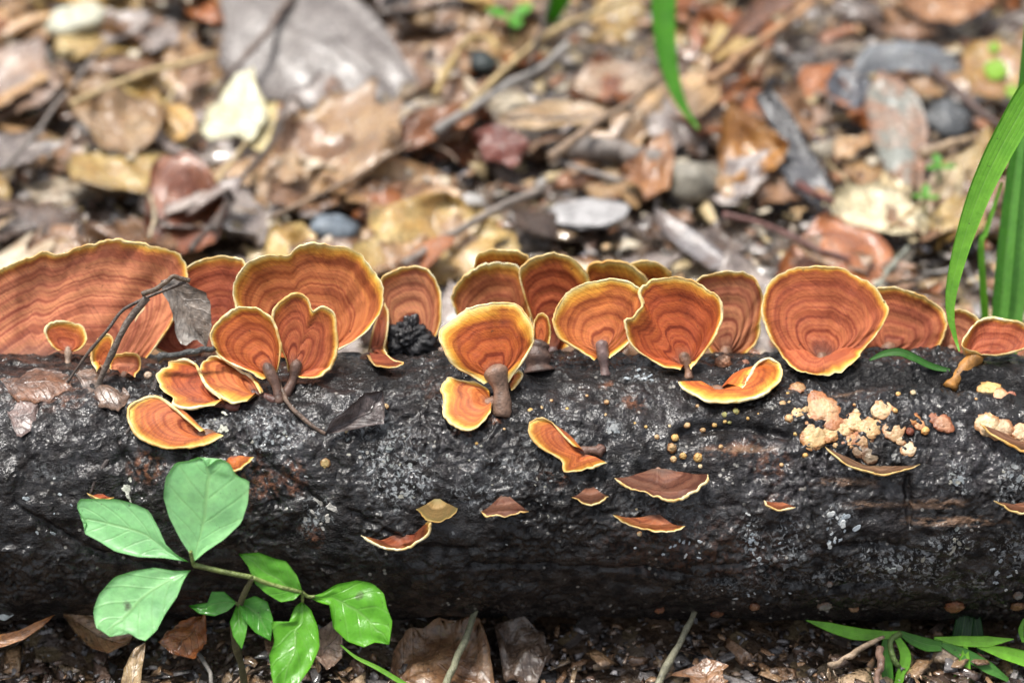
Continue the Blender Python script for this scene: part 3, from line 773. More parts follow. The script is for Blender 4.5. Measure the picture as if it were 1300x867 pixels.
fungus('reddish ribbed cap next to the large round fan cap', (1132, 464),
       [(1110, 458), (1096, 440), (1095, 400), (1108, 372), (1122, 366), (1138, 366), (1156, 370), (1178, 380), (1195, 392), (1202, 414), (1195, 434), (1181, 447), (1162, 459)], a=38, tone=.9, mw=.75, ringamp=1.6, amber=.3, phi=126, dark=0.25)
fungus('faded pink cap behind the drooping tip of the wide grass blade', (1212, 468),
       [(1196, 462), (1188, 440), (1196, 410), (1208, 396), (1219, 394), (1234, 399), (1243, 408), (1248, 430), (1236, 458)], a=34, tone=1.0, mw=.6, amber=.3, nt=60, phi=128, dark=0.3)
fungus('amber funnel-shaped cup on a slanting stem', (1233, 456),
       [(1221, 440), (1227, 425), (1239, 411), (1256, 404), (1278, 407), (1302, 414), (1316, 426), (1312, 438), (1297, 445), (1278, 450), (1258, 451), (1239, 447)],
       a=66, az=10, lift=.0035, sag=.05, mw=.9, tone=.6, closed=True, stem=((1208, 490), 11, 8), stint=(.38, .17, .035), lip=.0006)
fungus('saddle-shaped cap with one raised lobe, on the bark under the dark red ribbed cap', (912, 497),
       [(862, 485), (868, 494), (883, 502), (896, 509), (913, 511), (936, 510), (959, 505), (977, 496), (990, 483), (993, 471), (986, 460), (974, 455), (961, 462), (953, 476), (943, 493)],
       a=58, az=12, sag=.12, mw=1.1, tone=.0, lip=.0007)
fungus('tongue-shaped brown cap with pale rim sloping down the middle of the log', (742, 578),
       [(769, 587), (749, 594), (722, 599), (713, 594), (711, 583), (688, 569), (674, 554), (673, 538), (684, 532), (699, 535), (711, 548), (728, 566)],
       a=52, az=-22, sag=.16, mw=1.0, dark=.1, lip=.0007, stem=((760, 574), 6, 7), stint=(.13, .07, .05))
fungus('wide thin brown crescent with white edge, broadest shelf below the tongue-shaped cap', (836, 594),
       [(781, 607), (792, 615), (815, 624), (838, 630), (853, 633), (872, 627), (888, 618), (898, 609), (899, 602)], a=78, sag=.06, mw=.35, dark=.6, tone=.3, lip=.0006, old=.8)
fungus('thin orange crescent under the broadest shelf', (832, 652), [(778, 652), (792, 662), (815, 670), (842, 674), (861, 672), (870, 667)], a=76, sag=.08, mw=.55, dark=.3, lip=.0005, old=.35)
fungus('small brown crescent with amber edge between the two bigger shelves and the tongue-shaped cap', (749, 616), [(726, 632), (738, 637), (757, 637), (772, 629)], a=72, sag=.03, mw=.4, dark=.7, amber=.6, nt=50, nv=18, old=.8)
fungus('small grey-brown triangular shelf with a white edge, next to the olive one', (641, 627), [(610, 648), (622, 655), (645, 655), (671, 648)], a=68, sag=.02, mw=.2, dark=.75, tone=.6, nt=50, nv=18, lip=.0004, old=.8)
fungus('small olive-green shelf above the bright crescent', (555, 632), [(528, 647), (542, 658), (561, 660), (577, 653), (581, 645)], a=66, sag=-.02, mw=.3, olive=1.0, amber=.8, nt=50, nv=18, lip=.0003)
fungus('curved orange crescent with bright cream edge, lowest shelf on the log', (508, 677), [(459, 677), (472, 688), (492, 696), (511, 697), (530, 688), (542, 677), (547, 663), (544, 660)], a=72, sag=.12, mw=1.0, dark=.25, lip=.0006, old=.35)
fungus('tiny brown lens-shaped shelf alone on the grey bark', (989, 635), [(969, 636), (976, 643), (991, 646), (1009, 641)], a=74, sag=.04, mw=.25, dark=.4, nt=44, nv=16, lip=.00045, old=.35)
fungus('grey-edged drooping shelf under the cluster of yellow buds', (1108, 590), [(1047, 567), (1060, 578), (1079, 590), (1102, 599), (1121, 603), (1144, 599), (1168, 590)], a=80, sag=.10, mw=.4, dark=.65, olive=.5, amber=.7, lip=.0006, old=.8)
fungus('tan-edged shelf growing beneath the pale double bud', (1306, 561), [(1243, 538), (1260, 552), (1281, 563), (1300, 572), (1325, 579), (1350, 574), (1366, 560)], a=78, sag=.08, mw=.5, dark=.5, amber=.7, olive=.3, old=.8)
fungus('thin brown crescent below the tan-edged shelf', (1306, 636), [(1260, 636), (1275, 643), (1300, 651), (1322, 651), (1345, 642)], a=76, sag=.06, mw=.4, dark=.5, old=.8)
fungus('small pale-centred cap in front of the very wide pinkish bracket', (86, 446),
       [(75, 446), (64, 436), (58, 424), (60, 414), (74, 409), (90, 409), (104, 414), (110, 426), (106, 438), (95, 447)], a=45, tone=.3, mw=.9, amber=.3, nt=56, nv=20, stem=((86, 460), 4, 4), stint=(.36, .25, .18))
fungus('small upright orange lobe behind the crossing twigs', (131, 474), [(123, 472), (116, 452), (124, 432), (137, 424), (143, 432), (140, 448)], a=40, nt=40, nv=16, mw=1.1, amber=.4)
fungus('small crumpled mauve-brown cap beside the crossing twigs', (157, 482), [(140, 470), (141, 456), (150, 449), (165, 449), (176, 453), (178, 465), (171, 479)], a=45, tone=1, dark=.2, nt=44, nv=16, mw=.6, amber=.5)

# ------------------------------------------------------------------ lumps: buds, black growth, stones
def lump_mesh(name, spheres, mat, nu=28, nv=16, bump=.08, freq=3.0, seed=0):
    """one closed skin round overlapping balls (x,y,z,r), star-shaped about the origin"""
    th = np.linspace(0, np.pi, nv); ph_ = np.linspace(0, 2*np.pi, nu, endpoint=False)
    PH, TH = np.meshgrid(ph_, th, indexing='ij')
    d = np.stack([np.sin(TH)*np.cos(PH), np.sin(TH)*np.sin(PH), np.cos(TH)], -1)
    r = np.full(PH.shape, 1e-6)
    for x, y, z, q in spheres:
        c = np.array([x, y, z]); b = d @ c; disc = b*b - c @ c + q*q
        r = np.maximum(r, np.where(disc > 0, b + np.sqrt(np.clip(disc, 0, None)), 0))
    r = np.maximum(r, .25 * r.max())
    r = r * (1 + bump * fbm(d * freq, 2, seed))
    me_o = mesh_obj(name, (d * r[..., None]).reshape(-1, 3), grid_faces(nu, nv, True), mat, link=False)
    me = me_o.data; bpy.data.objects.remove(me_o); return me
BUDM = []
for s in range(8):
    r_ = np.random.default_rng(s)
    sp = [(0, 0, 0, .9)] + [(*np.clip(r_.normal(size=2) * .5, -.6, .6), .1 * r_.normal(), .45 + .25 * r_.random()) for _ in range((s % 4) + (s % 4 > 0))]
    BUDM.append(lump_mesh('fungus_bud', sp, MAT['bud'], 40, 20, .20, 3.4, s))
def bud(px, py, rpx, tint, label, group=None, flat=.6, mi=None, name='fungus_bud', asp=1.0, mat=None):
    p = on_log(px, py); q = log_frame(p)
    me = BUDM[mi if mi is not None else random.randrange(8)]
    o = bpy.data.objects.new(name, me); col.objects.link(o)
    s = rpx * .000292; flat = flat * .62 if rpx > 7 else flat; s *= 1.12 if rpx > 7 else 1
    o.location = p + np.array(q @ Vector((0, 0, 1))) * s * flat * .25
    o.rotation_euler = (q @ Euler((0, 0, random.uniform(0, 6.28) if asp == 1 else 0)).to_quaternion()).to_euler()
    o.scale = (s * asp, s, s * flat); o['tint'] = tint
    tag(o, label, 'fungus bud', group); return o
CRM, YEL, TAN, ORG, RED, WHB = (.58, .385, .185), (.58, .37, .12), (.42, .25, .12), (.50, .22, .07), (.22, .06, .03), (.70, .66, .56)
g1 = 'small round buds dotted on the bark'
dots = [(1033, 499, 3), (980, 508, 3.2), (1085, 514, 3), (1087, 523, 4.5), (1136, 522, 4), (1022, 578, 4), (1061, 566, 4), (1140, 501, 4), (1159, 499, 4), (1229, 503, 2.4), (1239, 507, 2.4),
        (770, 511, 3.6), (768, 527, 3), (674, 523, 5), (687, 518, 3), (745, 503, 2.5), (806, 538, 2.4), (820, 542, 2.2), (834, 555, 3.4), (892, 546, 4), (907, 540, 3.4), (855, 583, 4.4), (867, 579, 4.6), (886, 581, 6), (889, 592, 3),
        (915, 567, 3), (920, 535, 3), (872, 540, 4.5), (857, 556, 5), (490, 517, 4.4), (554, 517, 2.4), (720, 519, 2.2), (724, 592, 2), (605, 563, 2.4), (1034, 618, 2.4), (978, 587, 2.5), (992, 590, 3), (1020, 590, 3),
        (886, 516, 3), (850, 541, 2.2), (640, 545, 2), (700, 509, 2.4), (440, 548, 2.4), (1000, 500, 2.4), (808, 646, 2), (812, 677, 3.5), (950, 531, 3), (963, 527, 3), (1010, 551, 3), (1075, 565, 3)]
for x, y, r in dots:
    bud(x, y, r, random.choice([CRM, CRM, YEL, (.62, .50, .30)]), 'tiny round cream-yellow bud on the bark near the ' + near_f(x, y, FANCH), g1, .75, mi=random.choice([0, 4]))
for x, y, r in [(920, 527, 4.2), (934, 523, 5), (926, 536, 3)]:
    bud(x, y, r, (.36, .34, .12), 'tiny greenish bud under the saddle-shaped cap', 'greenish buds under the saddle cap', .8, mi=0)
BANCH = []
for x, y, r, t, l, f, mi in [
    (1014, 493, 9, TAN, 'tan flattened bud beside the foot of the large round fan cap', .5, 1), (994, 514, 5.4, CRM, None, .8, 0), (1002, 513, 4.4, CRM, None, .8, 0), (1002, 532, 6, CRM, None, .8, 4), (1012, 526, 8, CRM, None, .8, 0),
    (1023, 521, 5.5, CRM, None, .7, 4),
    (1046, 521, 19, (.56, .33, .17), 'crumpled tan crust, biggest lump of the bud patch', .4, 3), (1034, 531, 10, CRM, None, .45, 2),
    (1033, 555, 16, (.58, .39, .18), 'knobbly yellow crust above the tip of the grey-edged shelf', .42, 7), (1057, 545, 12, (.58, .39, .18), None, .4, 6), (1072, 545, 11, CRM, None, .4, 5), (1084, 537, 12, (.70, .48, .24), None, .5, 1), (1104, 544, 13, CRM, None, .45, 2),
    (1082, 560, 10, (.55, .30, .13), None, .45, 3), (1094, 560, 9, TAN, None, .6, 3), (1092, 572, 9, (.26, .17, .10), None, .6, 2), (1105, 579, 10, (.22, .16, .10), None, .6, 1),
    (1118, 521, 13, (.66, .46, .25), 'plump cream bud with a reddish rim, standing alone', .55, 1), (1135, 547, 13.5, (.52, .33, .17), 'tan disc-like bud with a smaller pale one below it', .35, 4), (1153, 570, 9.5, (.66, .54, .36), 'pale shiny bud below the tan disc-like bud', .45, 0),
    (1143, 559, 7, (.62, .42, .24), None, .5, 1), (1158, 532, 9, ORG, 'rusty orange bud joined to two smaller ones', .5, 2), (1167, 541, 7, (.60, .30, .14), None, .5, 1), (1155, 548, 5.5, RED, None, .6, 0), (1174, 547, 6, YEL, None, .6, 4),
    (1196, 538, 11, (.40, .20, .11), 'chipped reddish-brown bud with pale flecks', .5, 3), (1257, 497, 15, (.70, .48, .18), 'yellow wedge-shaped bud near the slanting stem', .6, 2), (1271, 503, 9, (.66, .36, .20), None, .6, 1), (1284, 502, 6, (.40, .16, .10), None, .6, 0),
    (1254, 540, 15, (.66, .48, .27), 'big pale bud, half of a double lump above the tan-edged shelf', .55, 2), (1273, 545, 12, (.56, .38, .23), 'tan half of the double lump above the tan-edged shelf', .6, 1), (1296, 550, 12, (.66, .42, .24), 'orange-tan bud beside the pale double lump', .6, 3),
    (1018, 619, 5.5, (.46, .42, .36), 'pale grey button bud alone on the grey bark', .5, 0), (413, 588, 6.5, (.34, .24, .09), 'flat olive-tan disc bud on the pale bark beneath the caps', .35, 0),
    (40, 430, 6, (.74, .50, .22), 'pale knob in front of the very wide pinkish bracket', .9, 1), (36, 443, 5, (.56, .46, .22), None, .9, 0), (53, 438, 5, (.70, .52, .28), None, .6, 2), (188, 478, 6, (.66, .50, .36), 'squarish cream bud beside the lobed cream-edged cap', .9, 4),
    (918, 464, 10, (.42, .24, .15), 'knobby ringed stub at the foot of the dark red ribbed cap', 1.6, 4), (946, 463, 6, (.30, .13, .08), 'small red-brown stub beside the knobby ringed stub', .9, 2), (853, 570, 6, (.40, .26, .12), None, 1.2, 1), (762, 571, 7, (.15, .08, .06), 'dark nodule at the end of the tongue-shaped cap', .9, 0)]:
    if l: BANCH.append((x, y, short(l)))
    else:
        cw = 'cream' if t[0] > .6 and t[1] > .45 else ('dark brown' if t[0] < .3 else ('orange-tan' if t[0] > .5 else 'tan'))
        l2 = f"{'small' if r < 8 else 'lumpy'} {cw} bud pressed close to the {near_f(x, y, BANCH)}"
    bud(x, y, r, t, l or l2, None if l else 'buds crowded in patches on the bark', f, mi)
for x, y, r, t in [(1047, 768, 9, (.20, .19, .17)), (1084, 770, 7, (.22, .13, .07)), (958, 768, 7, (.20, .10, .05)), (1212, 768, 12, (.22, .11, .05)), (1237, 735, 5, (.20, .20, .19)), (1292, 754, 7, (.20, .20, .19)), (1292, 768, 9, (.20, .11, .05)), (910, 778, 8, (.18, .09, .05)), (837, 772, 7, (.22, .10, .05)), (1053, 740, 5, (.22, .21, .2))]:
    o = bud(x, y, r, t, 'wet jelly-like drop hanging under the belly of the log', 'jelly drops along the underside of the log', .8, 0)
    o.name = 'jelly_drop'; o['category'] = 'jelly drop'

pb = on_log(520, 446)
mpx = np.linalg.norm(pb - CAM) / FPX
sph = []
for x, y, r, z in [(522, 410, 14, -2), (501, 424, 13, 2), (516, 430, 16, 8), (541, 436, 16, 3), (528, 447, 14, 9), (504, 442, 12, 8), (512, 416, 10, 5), (533, 422, 11, 5)]:
    c = (RIGHT * (x - 520) - UP * (y - 430) - FWD * z) * mpx
    sph.append((*c, r * mpx))
me = lump_mesh('black_fungus', sph, MAT['blob'], 90, 50, .13, 7, 3)
o = bpy.data.objects.new('black_fungus', me); col.objects.link(o); o.location = pb + UP * 16 * mpx; o['tint'] = (.010, .010, .012)
tag(o, 'glossy black lumpy growth of fused knobs on top of the log', 'fungus')

# ------------------------------------------------------------------ leaves
LID = 0
def blade_grid(Lp, Rp, n, zfun, nw=11):
    """rows between two side curves; zfun(row 0..1, u -1..1) lifts along the face normal"""
    k = np.linspace(0, 1, nw)
    P = Lp[:, None] + (Rp - Lp)[:, None] * k[None, :, None]
    u = np.broadcast_to((k * 2 - 1)[None], P.shape[:2]); v = np.broadcast_to(np.linspace(0, 1, len(Lp))[:, None], P.shape[:2])
    return P + n * zfun(v, u)[..., None], u, v
def leaf_mesh_obj(name, P, u, v, n, th, mat, parent=None, loc=None):
    nr, nw = u.shape
    up = P.reshape(-1, 3); dn = (P - n * th).reshape(-1, 3)
    vv = np.vstack([up, dn]); N_ = len(up)
    F = np.vstack([grid_faces(nr, nw, flip=True), grid_faces(nr, nw, base=N_)])
    idx = np.arange(N_).reshape(nr, nw)
    loop = np.concatenate([idx[0, :], idx[1:, -1], idx[-1, -2::-1], idx[-2:0:-1, 0]])
    l2 = np.roll(loop, -1)
    F = np.vstack([F, np.stack([loop, l2, l2 + N_, loop + N_], -1)])
    return mesh_obj(name, vv, F, mat, parent, loc, dict(lu=np.tile(u.ravel(), 2), lv=np.tile(v.ravel(), 2)))
def split_outline(pts, tip, rows):
    """closed outline starting at the stalk; tip = index of the far end"""
    a = list(pts[:tip + 1]); b = [pts[0]] + list(pts[tip:])[::-1]
    return resample(a, rows, smooth=False), resample(b, rows, smooth=False)
def set_leaf(o, t, t2, gloss=0.0, spots=0.0):
    o['tint'] = t; o['tint_b'] = t2; o['gloss'] = float(gloss); o['spots'] = float(spots); return o
def traced_leaf(name, pts, tip, p0, n, mat, fold=.0, curl=0.0, wave=.0, th=.0003, rows=26, parent=None, nw=11, loc=None, ragged=.0):
    global LID; LID += 1
    A, B = split_outline(pts, tip, rows)
    LA = np.array([on_plane(x, y, p0, n) for x, y in A]); RB = np.array([on_plane(x, y, p0, n) for x, y in B])
    wid = np.linalg.norm(LA - RB, axis=1).max() + 1e-6
    if ragged:
        ax = RB - LA
        LA = LA - ax * (ragged * noise(np.stack([np.arange(rows)*.9, 0*np.arange(rows)+LID, np.zeros(rows)], -1), 3))[:, None]
        RB = RB + ax * (ragged * noise(np.stack([np.arange(rows)*.9, 0*np.arange(rows)+LID, np.ones(rows)], -1), 4))[:, None]
    s = LID * 7
    def zf(v, u):
        return wid * (fold * np.abs(u) + curl * (v - .5) ** 2 * 2 + wave * noise(np.stack([v * 3.3 + s, u * 1.6, 0*u], -1), 5) + wave * .5 * noise(np.stack([v * 9 + s, u * 4, 0*u], -1), 6))
    P, u, v = blade_grid(LA, RB, n, zf, nw)
    return leaf_mesh_obj(name, P, u, v, n, th, mat, parent, P[0, nw // 2] if loc is None else loc)
BR, TN, GY_, OR_, DK, PL, AM = (.16, .085, .05), (.34, .22, .12), (.14, .115, .11), (.28, .10, .035), (.035, .026, .022), (.55, .50, .34), (.40, .21, .075)
LV = [0]
def ground_leaf(label, pts, tip, t, t2, z=.012, tilt=(0, 0), fold=.06, curl=.06, wave=.08, gloss=.3, spots=0, ragged=.02, group=None, name='fallen_leaf'):
    n = np.array([math.sin(R(tilt[0])), -math.sin(R(tilt[1])), math.cos(R(tilt[0])) * math.cos(R(tilt[1]))]); n /= np.linalg.norm(n)
    cx = np.mean([p[0] for p in pts]); cy = np.mean([p[1] for p in pts])
    o = traced_leaf(name, pts, tip, on_ground(cx, cy, z), n, MAT['dead'], fold, curl, wave, ragged=ragged)
    set_leaf(o, t, t2, gloss, spots); tag(o, label, 'leaf', group); return o
ground_leaf('big grey-brown dead leaf with dark veins and a pointed tip', [(265, -60), (285, 20), (272, 70), (330, 110), (365, 122), (430, 135), (500, 140), (552, 138), (535, 105), (505, 55), (470, 10), (400, -50)], 7, (.22, .195, .18), (.13, .11, .10), .016, (0, 8), -.05, .03, .05, .05, 0)
ground_leaf('pale cream leaf remnant with a bite out of its lower edge', [(322, 88), (300, 95), (280, 120), (262, 142), (255, 165), (266, 182), (281, 174), (288, 158), (298, 158), (304, 176), (318, 182), (330, 165), (340, 150), (335, 128), (325, 108)], 9, (.62, .60, .42), (.52, .47, .29), .018, (0, 14), .02, .02, .05, .2, 0, .03)
ground_leaf('yellowish cream leaf bit under the pale cream remnant', [(352, 128), (335, 135), (322, 160), (312, 185), (330, 195), (342, 180), (350, 155)], 4, (.60, .50, .24), (.42, .30, .12), .013, (0, 10), ragged=.04)
ground_leaf('reddish-brown wet leaf with a shiny crown, lying in front of the thin twigs', [(185, 300), (190, 260), (192, 225), (208, 208), (240, 208), (265, 225), (285, 262), (292, 290), (272, 325), (235, 335), (205, 330)], 6, (.30, .115, .055), (.20, .075, .045), .014, (0, 16), .10, .12, .10, .6)
ground_leaf('big dull brown leaf lying flat with a torn end beside the long straw', [(-40, 90), (-10, 75), (30, 60), (58, 55), (60, 90), (85, 110), (60, 135), (25, 150), (-20, 165)], 5, (.30, .19, .125), (.22, .15, .115), .012, (0, 6), .05, .04, .06, .4)
ground_leaf('crumpled tan-brown leaf under the long curved straw', [(85, 130), (110, 118), (150, 125), (190, 128), (215, 160), (195, 190), (160, 205), (120, 195), (95, 165)], 4, (.28, .17, .09), (.36, .24, .13), .012, (6, 8), .15, .15, .16, .5)
ground_leaf('yellow-ochre leaf bit next to the crumpled tan-brown leaf', [(205, 140), (225, 130), (248, 145), (250, 170), (225, 182), (208, 172)], 3, (.48, .28, .07), (.34, .18, .05), .010, (0, 10), ragged=.05)
ground_leaf('dark orange curled leaf under the end of the grey stick', [(480, 190), (510, 160), (550, 142), (600, 138), (625, 155), (590, 172), (545, 190), (510, 200)], 4, (.24, .09, .03), (.14, .05, .02), .012, (0, 10), .12, .15, .14, .5)
ground_leaf('broad tan leaf with dark blotches under the hanging grass blade', [(795, 165), (800, 140), (818, 115), (850, 95), (885, 85), (912, 95), (915, 120), (890, 145), (855, 165), (825, 172)], 5, (.52, .33, .16), (.36, .22, .11), .016, (0, 12), -.06, .05, .06, .4, .8)
ground_leaf('amber leaf with ragged edges standing up from the litter', [(920, 245), (912, 215), (915, 175), (925, 130), (945, 145), (965, 155), (985, 170), (1003, 190), (995, 205), (970, 225), (945, 245)], 7, (.42, .20, .055), (.28, .12, .035), .016, (-8, 26), .08, .1, .14, .7, 0, .05)
ground_leaf('orange wedge of leaf lying under the thick broken branch', [(785, 222), (800, 205), (825, 180), (850, 170), (856, 200), (850, 240), (820, 262), (808, 240)], 3, (.32, .14, .045), (.22, .09, .035), .016, (0, 16), .06, .08, .1, .4, 0, .04)
ground_leaf('blackish wet leaf with a raised midrib between the amber leaf and the grey-green leaf', [(1085, 275), (1060, 255), (1035, 205), (1005, 150), (975, 118), (955, 125), (985, 175), (990, 215), (1000, 240), (1030, 265), (1055, 282)], 4, (.055, .055, .062), (.03, .028, .03), .012, (0, 12), .14, .1, .1, .8)
ground_leaf('silvery grey leaf arched like a strap', [(1078, 100), (1085, 75), (1100, 55), (1140, 46), (1185, 52), (1215, 68), (1222, 85), (1195, 90), (1150, 84), (1110, 88)], 5, (.17, .18, .19), (.10, .105, .115), .022, (0, 18), -.10, -.10, .05, .5)
ground_leaf('dark grey crumpled leaf falling away from the arched strap leaf', [(1085, 90), (1060, 85), (1048, 110), (1055, 140), (1085, 148), (1105, 125), (1105, 100)], 3, (.09, .095, .11), (.05, .05, .06), .016, (0, 14), .1, .1, .16, .6)
ground_leaf('long grey-green leaf with brown blotches and a mossy tip', [(1115, 92), (1103, 110), (1098, 130), (1105, 165), (1122, 205), (1135, 245), (1150, 250), (1172, 235), (1175, 200), (1180, 160), (1168, 120), (1140, 95)], 6, (.22, .23, .20), (.33, .17, .10), .018, (5, 14), -.08, .06, .06, .5)
sp_leaf = ground_leaf('brown leaf with bright green spots beside the upright grass', [(1222, 65), (1240, 55), (1270, 52), (1300, 75), (1298, 110), (1270, 130), (1240, 125), (1222, 95)], 4, (.34, .20, .05), (.26, .12, .04), .022, (0, 12), .04, .04, .05, .5, .3)
ground_leaf('bleached flaky leaf, cream and ragged, in front of the grey-green leaf', [(1052, 258), (1075, 242), (1105, 232), (1140, 245), (1165, 262), (1180, 290), (1160, 305), (1120, 300), (1085, 298), (1060, 285)], 5, (.66, .58, .38), (.46, .37, .22), .013, (0, 8), .03, .04, .10, .3, .6, .07)
ground_leaf('second bleached leaf scrap nearer the upright grass', [(1165, 240), (1190, 215), (1215, 205), (1225, 235), (1210, 275), (1185, 285), (1168, 265)], 3, (.50, .40, .24), (.30, .20, .12), .012, (0, 8), .04, .04, .12, .3, .5, .07)
ground_leaf('dark brown leaf rolled along its edge at the top of the amber leaf', [(895, 105), (925, 70), (960, 40), (1000, 10), (1035, -15), (1000, -20), (955, 5), (925, 40), (900, 75)], 4, (.20, .085, .04), (.13, .06, .035), .02, (10, 10), .16, .06, .06, .4)
ground_leaf('orange-brown leaf lying across the upper litter behind the strap leaf', [(1140, 15), (1160, -10), (1200, -30), (1260, -25), (1265, 10), (1225, 30), (1180, 35)], 4, (.34, .16, .06), (.24, .11, .05), .014, (0, 8), .08, .06, .08, .4)
ground_leaf('small amber leaf stub with a notch under the rolled leaf', [(945, 95), (958, 70), (980, 60), (985, 90), (968, 112), (950, 108)], 3, (.26, .15, .05), (.18, .09, .03), .014, (0, 16), ragged=.05)
ground_leaf('tan pointed leaf lying beneath the crossed brown twig', [(625, 155), (660, 140), (700, 128), (745, 130), (785, 145), (745, 160), (690, 165), (650, 165)], 4, (.42, .29, .16), (.30, .19, .10), .014, (0, 8), .06, .05, .08, .3)
ground_leaf('pale tan leaf in the litter above the crossed brown twig', [(720, 110), (745, 88), (785, 78), (828, 88), (835, 110), (795, 125), (750, 128)], 3, (.38, .27, .18), (.26, .16, .10), .013, (0, 8), .06, .05, .08, .4)
ground_leaf('brown leaf folded under the long reddish twig', [(1000, 310), (1020, 325), (1060, 345), (1100, 350), (1110, 330), (1075, 320), (1040, 300)], 3, (.20, .12, .08), (.30, .19, .11), .012, (0, 8), .1, .1, .1, .4)
ground_leaf('maroon wet leaf patch beside the dark orange curled leaf', [(600, 180), (620, 160), (655, 165), (672, 190), (650, 215), (615, 212)], 3, (.20, .055, .035), (.13, .04, .03), .010, (0, 8), .1, .1, .16, .8)
ground_leaf('bluish-brown leaf slab behind the folded dark leaf, streaked with pale film', [(830, 265), (850, 275), (890, 300), (930, 335), (905, 345), (865, 320), (835, 290)], 3, (.14, .10, .085), (.20, .18, .18), .012, (0, 8), .08, .05, .06, .6)
for cx_, cy_, r_px in [(1264, 88, 15), (1286, 116, 10), (1262, 60, 7)]:
    ng = np.array([0, -math.sin(R(12)), math.cos(R(12))])
    pts_ = [(cx_ + r_px * math.cos(k * .7) * (1 + .15 * math.sin(k * 3)), cy_ + r_px * .9 * math.sin(k * .7)) for k in range(9)]
    o = traced_leaf('green_spot', pts_, 4, on_ground(1262, 90, .022) + ng * .0022, ng, MAT['green'], 0, 0, .03, .0003, 12, sp_leaf, 7, np.array(sp_leaf.location))
    set_leaf(o, (.30, .52, .06), (.36, .58, .08), .3)
# leaves in front of the log
ground_leaf('rust-orange leaf under the lower seedling leaf', [(262, 775), (245, 785), (215, 800), (200, 815), (220, 832), (245, 838), (262, 815)], 4, (.34, .12, .035), (.24, .08, .03), .012, (0, 20), .08, .1, .12, .5, 0, .06)
ground_leaf('wet brown leaf curling under the seedling, with a pale shiny edge', [(82, 785), (95, 805), (115, 825), (140, 832), (165, 822), (172, 805), (140, 790), (105, 780)], 4, (.20, .09, .04), (.28, .17, .09), .012, (0, 16), .16, .2, .1, .8)
ground_leaf('orange leaf edge curled up against the log', [(-20, 815), (0, 805), (25, 800), (45, 790), (70, 780), (55, 795), (30, 812), (0, 822)], 4, (.42, .18, .05), (.30, .12, .04), .02, (0, 40), .1, .1, .06, .4)
ground_leaf('soggy tan leaf with herringbone veins in front of the log', [(495, 870), (500, 830), (520, 800), (560, 790), (610, 800), (622, 835), (630, 880), (560, 900)], 4, (.15, .075, .038), (.24, .14, .075), .006, (0, 6), .05, .06, .14, 1.0)
ground_leaf('second soggy brown leaf in front of the log, next to the pale stalk', [(628, 800), (660, 790), (690, 805), (700, 840), (680, 870), (640, 865)], 3, (.07, .042, .03), (.12, .08, .055), .004, (0, 6), .08, .1, .18, 1.0)
ground_leaf('pale pointed dead leaf strip under the seedling', [(150, 890), (158, 850), (170, 825), (185, 818), (182, 845), (176, 890)], 3, (.40, .28, .15), (.28, .18, .10), .012, (0, 14), .1, .1, .08, .3)
ground_leaf('brownish-pink leaf behind the wet seedling leaves', [(398, 835), (405, 800), (425, 785), (436, 805), (434, 835), (415, 850)], 3, (.32, .22, .16), (.24, .15, .11), .010, (0, 14), .06, .1, .1, .5)
o = ground_leaf('small white leaf chip at the foot of the log', [(-6, 770), (4, 762), (16, 768), (18, 780), (6, 788), (-6, 784)], 3, (.70, .74, .72), (.62, .66, .64), .02, (0, 40), .02, .02, .02, .2)

# the dry scrap lying on the orange bracket
ps = on_log(245, 458); nn = nrm_of(40, 0)
o = traced_leaf('leaf_scrap', [(205, 357), (225, 349), (243, 362), (262, 372), (269, 390), (268, 415), (262, 441), (248, 430), (235, 440), (222, 428), (220, 402), (214, 385), (206, 372)], 6, ps + nn * .0035, nn, MAT['dead'], .03, .05, .09, .0004, ragged=.04)
set_leaf(o, (.34, .31, .28), (.19, .15, .12), .2); tag(o, 'dry grey leaf scrap draped over the orange bracket', 'leaf')
ps = on_log(455, 540)
o = traced_leaf('leaf_scrap', [(412, 552), (420, 535), (440, 520), (462, 500), (485, 496), (488, 512), (487, 538), (460, 542), (435, 548)], 4, ps + nrm_of(45, 0) * .003, nrm_of(45, 10), MAT['dead'], .18, .1, .10, .0005, ragged=.04)
set_leaf(o, (.055, .04, .038), (.11, .085, .08), .3); tag(o, 'dark curled leaf scrap stuck on the bark below the caps', 'leaf')
for pts, tip, t, t2, lab in [
    ([(0, 480), (15, 468), (50, 462), (85, 470), (92, 490), (60, 505), (20, 505)], 4, (.20, .10, .06), (.10, .06, .045), 'soggy brown leaf plastered on top of the log beneath the very wide bracket'),
    ([(95, 470), (120, 462), (150, 478), (165, 500), (150, 520), (118, 512)], 3, (.12, .08, .06), (.20, .12, .08), 'wet brown leaf bit plastered on the log under the crossing twigs'),
    ([(8, 520), (25, 505), (48, 512), (46, 545), (22, 555)], 2, (.22, .15, .13), (.12, .08, .07), 'greyish leaf bit plastered on the log by the thin root')]:
    c = np.mean(pts, axis=0); ps = on_log(*c); ph_ = math.atan2(ps[2]-LOGZ, -ps[1]); nn = np.array([0, -math.cos(ph_), math.sin(ph_)])
    o = traced_leaf('leaf_scrap', pts, tip, ps + nn * .0012, nn, MAT['dead'], -.06, -.05, .05, .0004, ragged=.06)
    set_leaf(o, t, t2, .6); tag(o, lab, 'leaf')

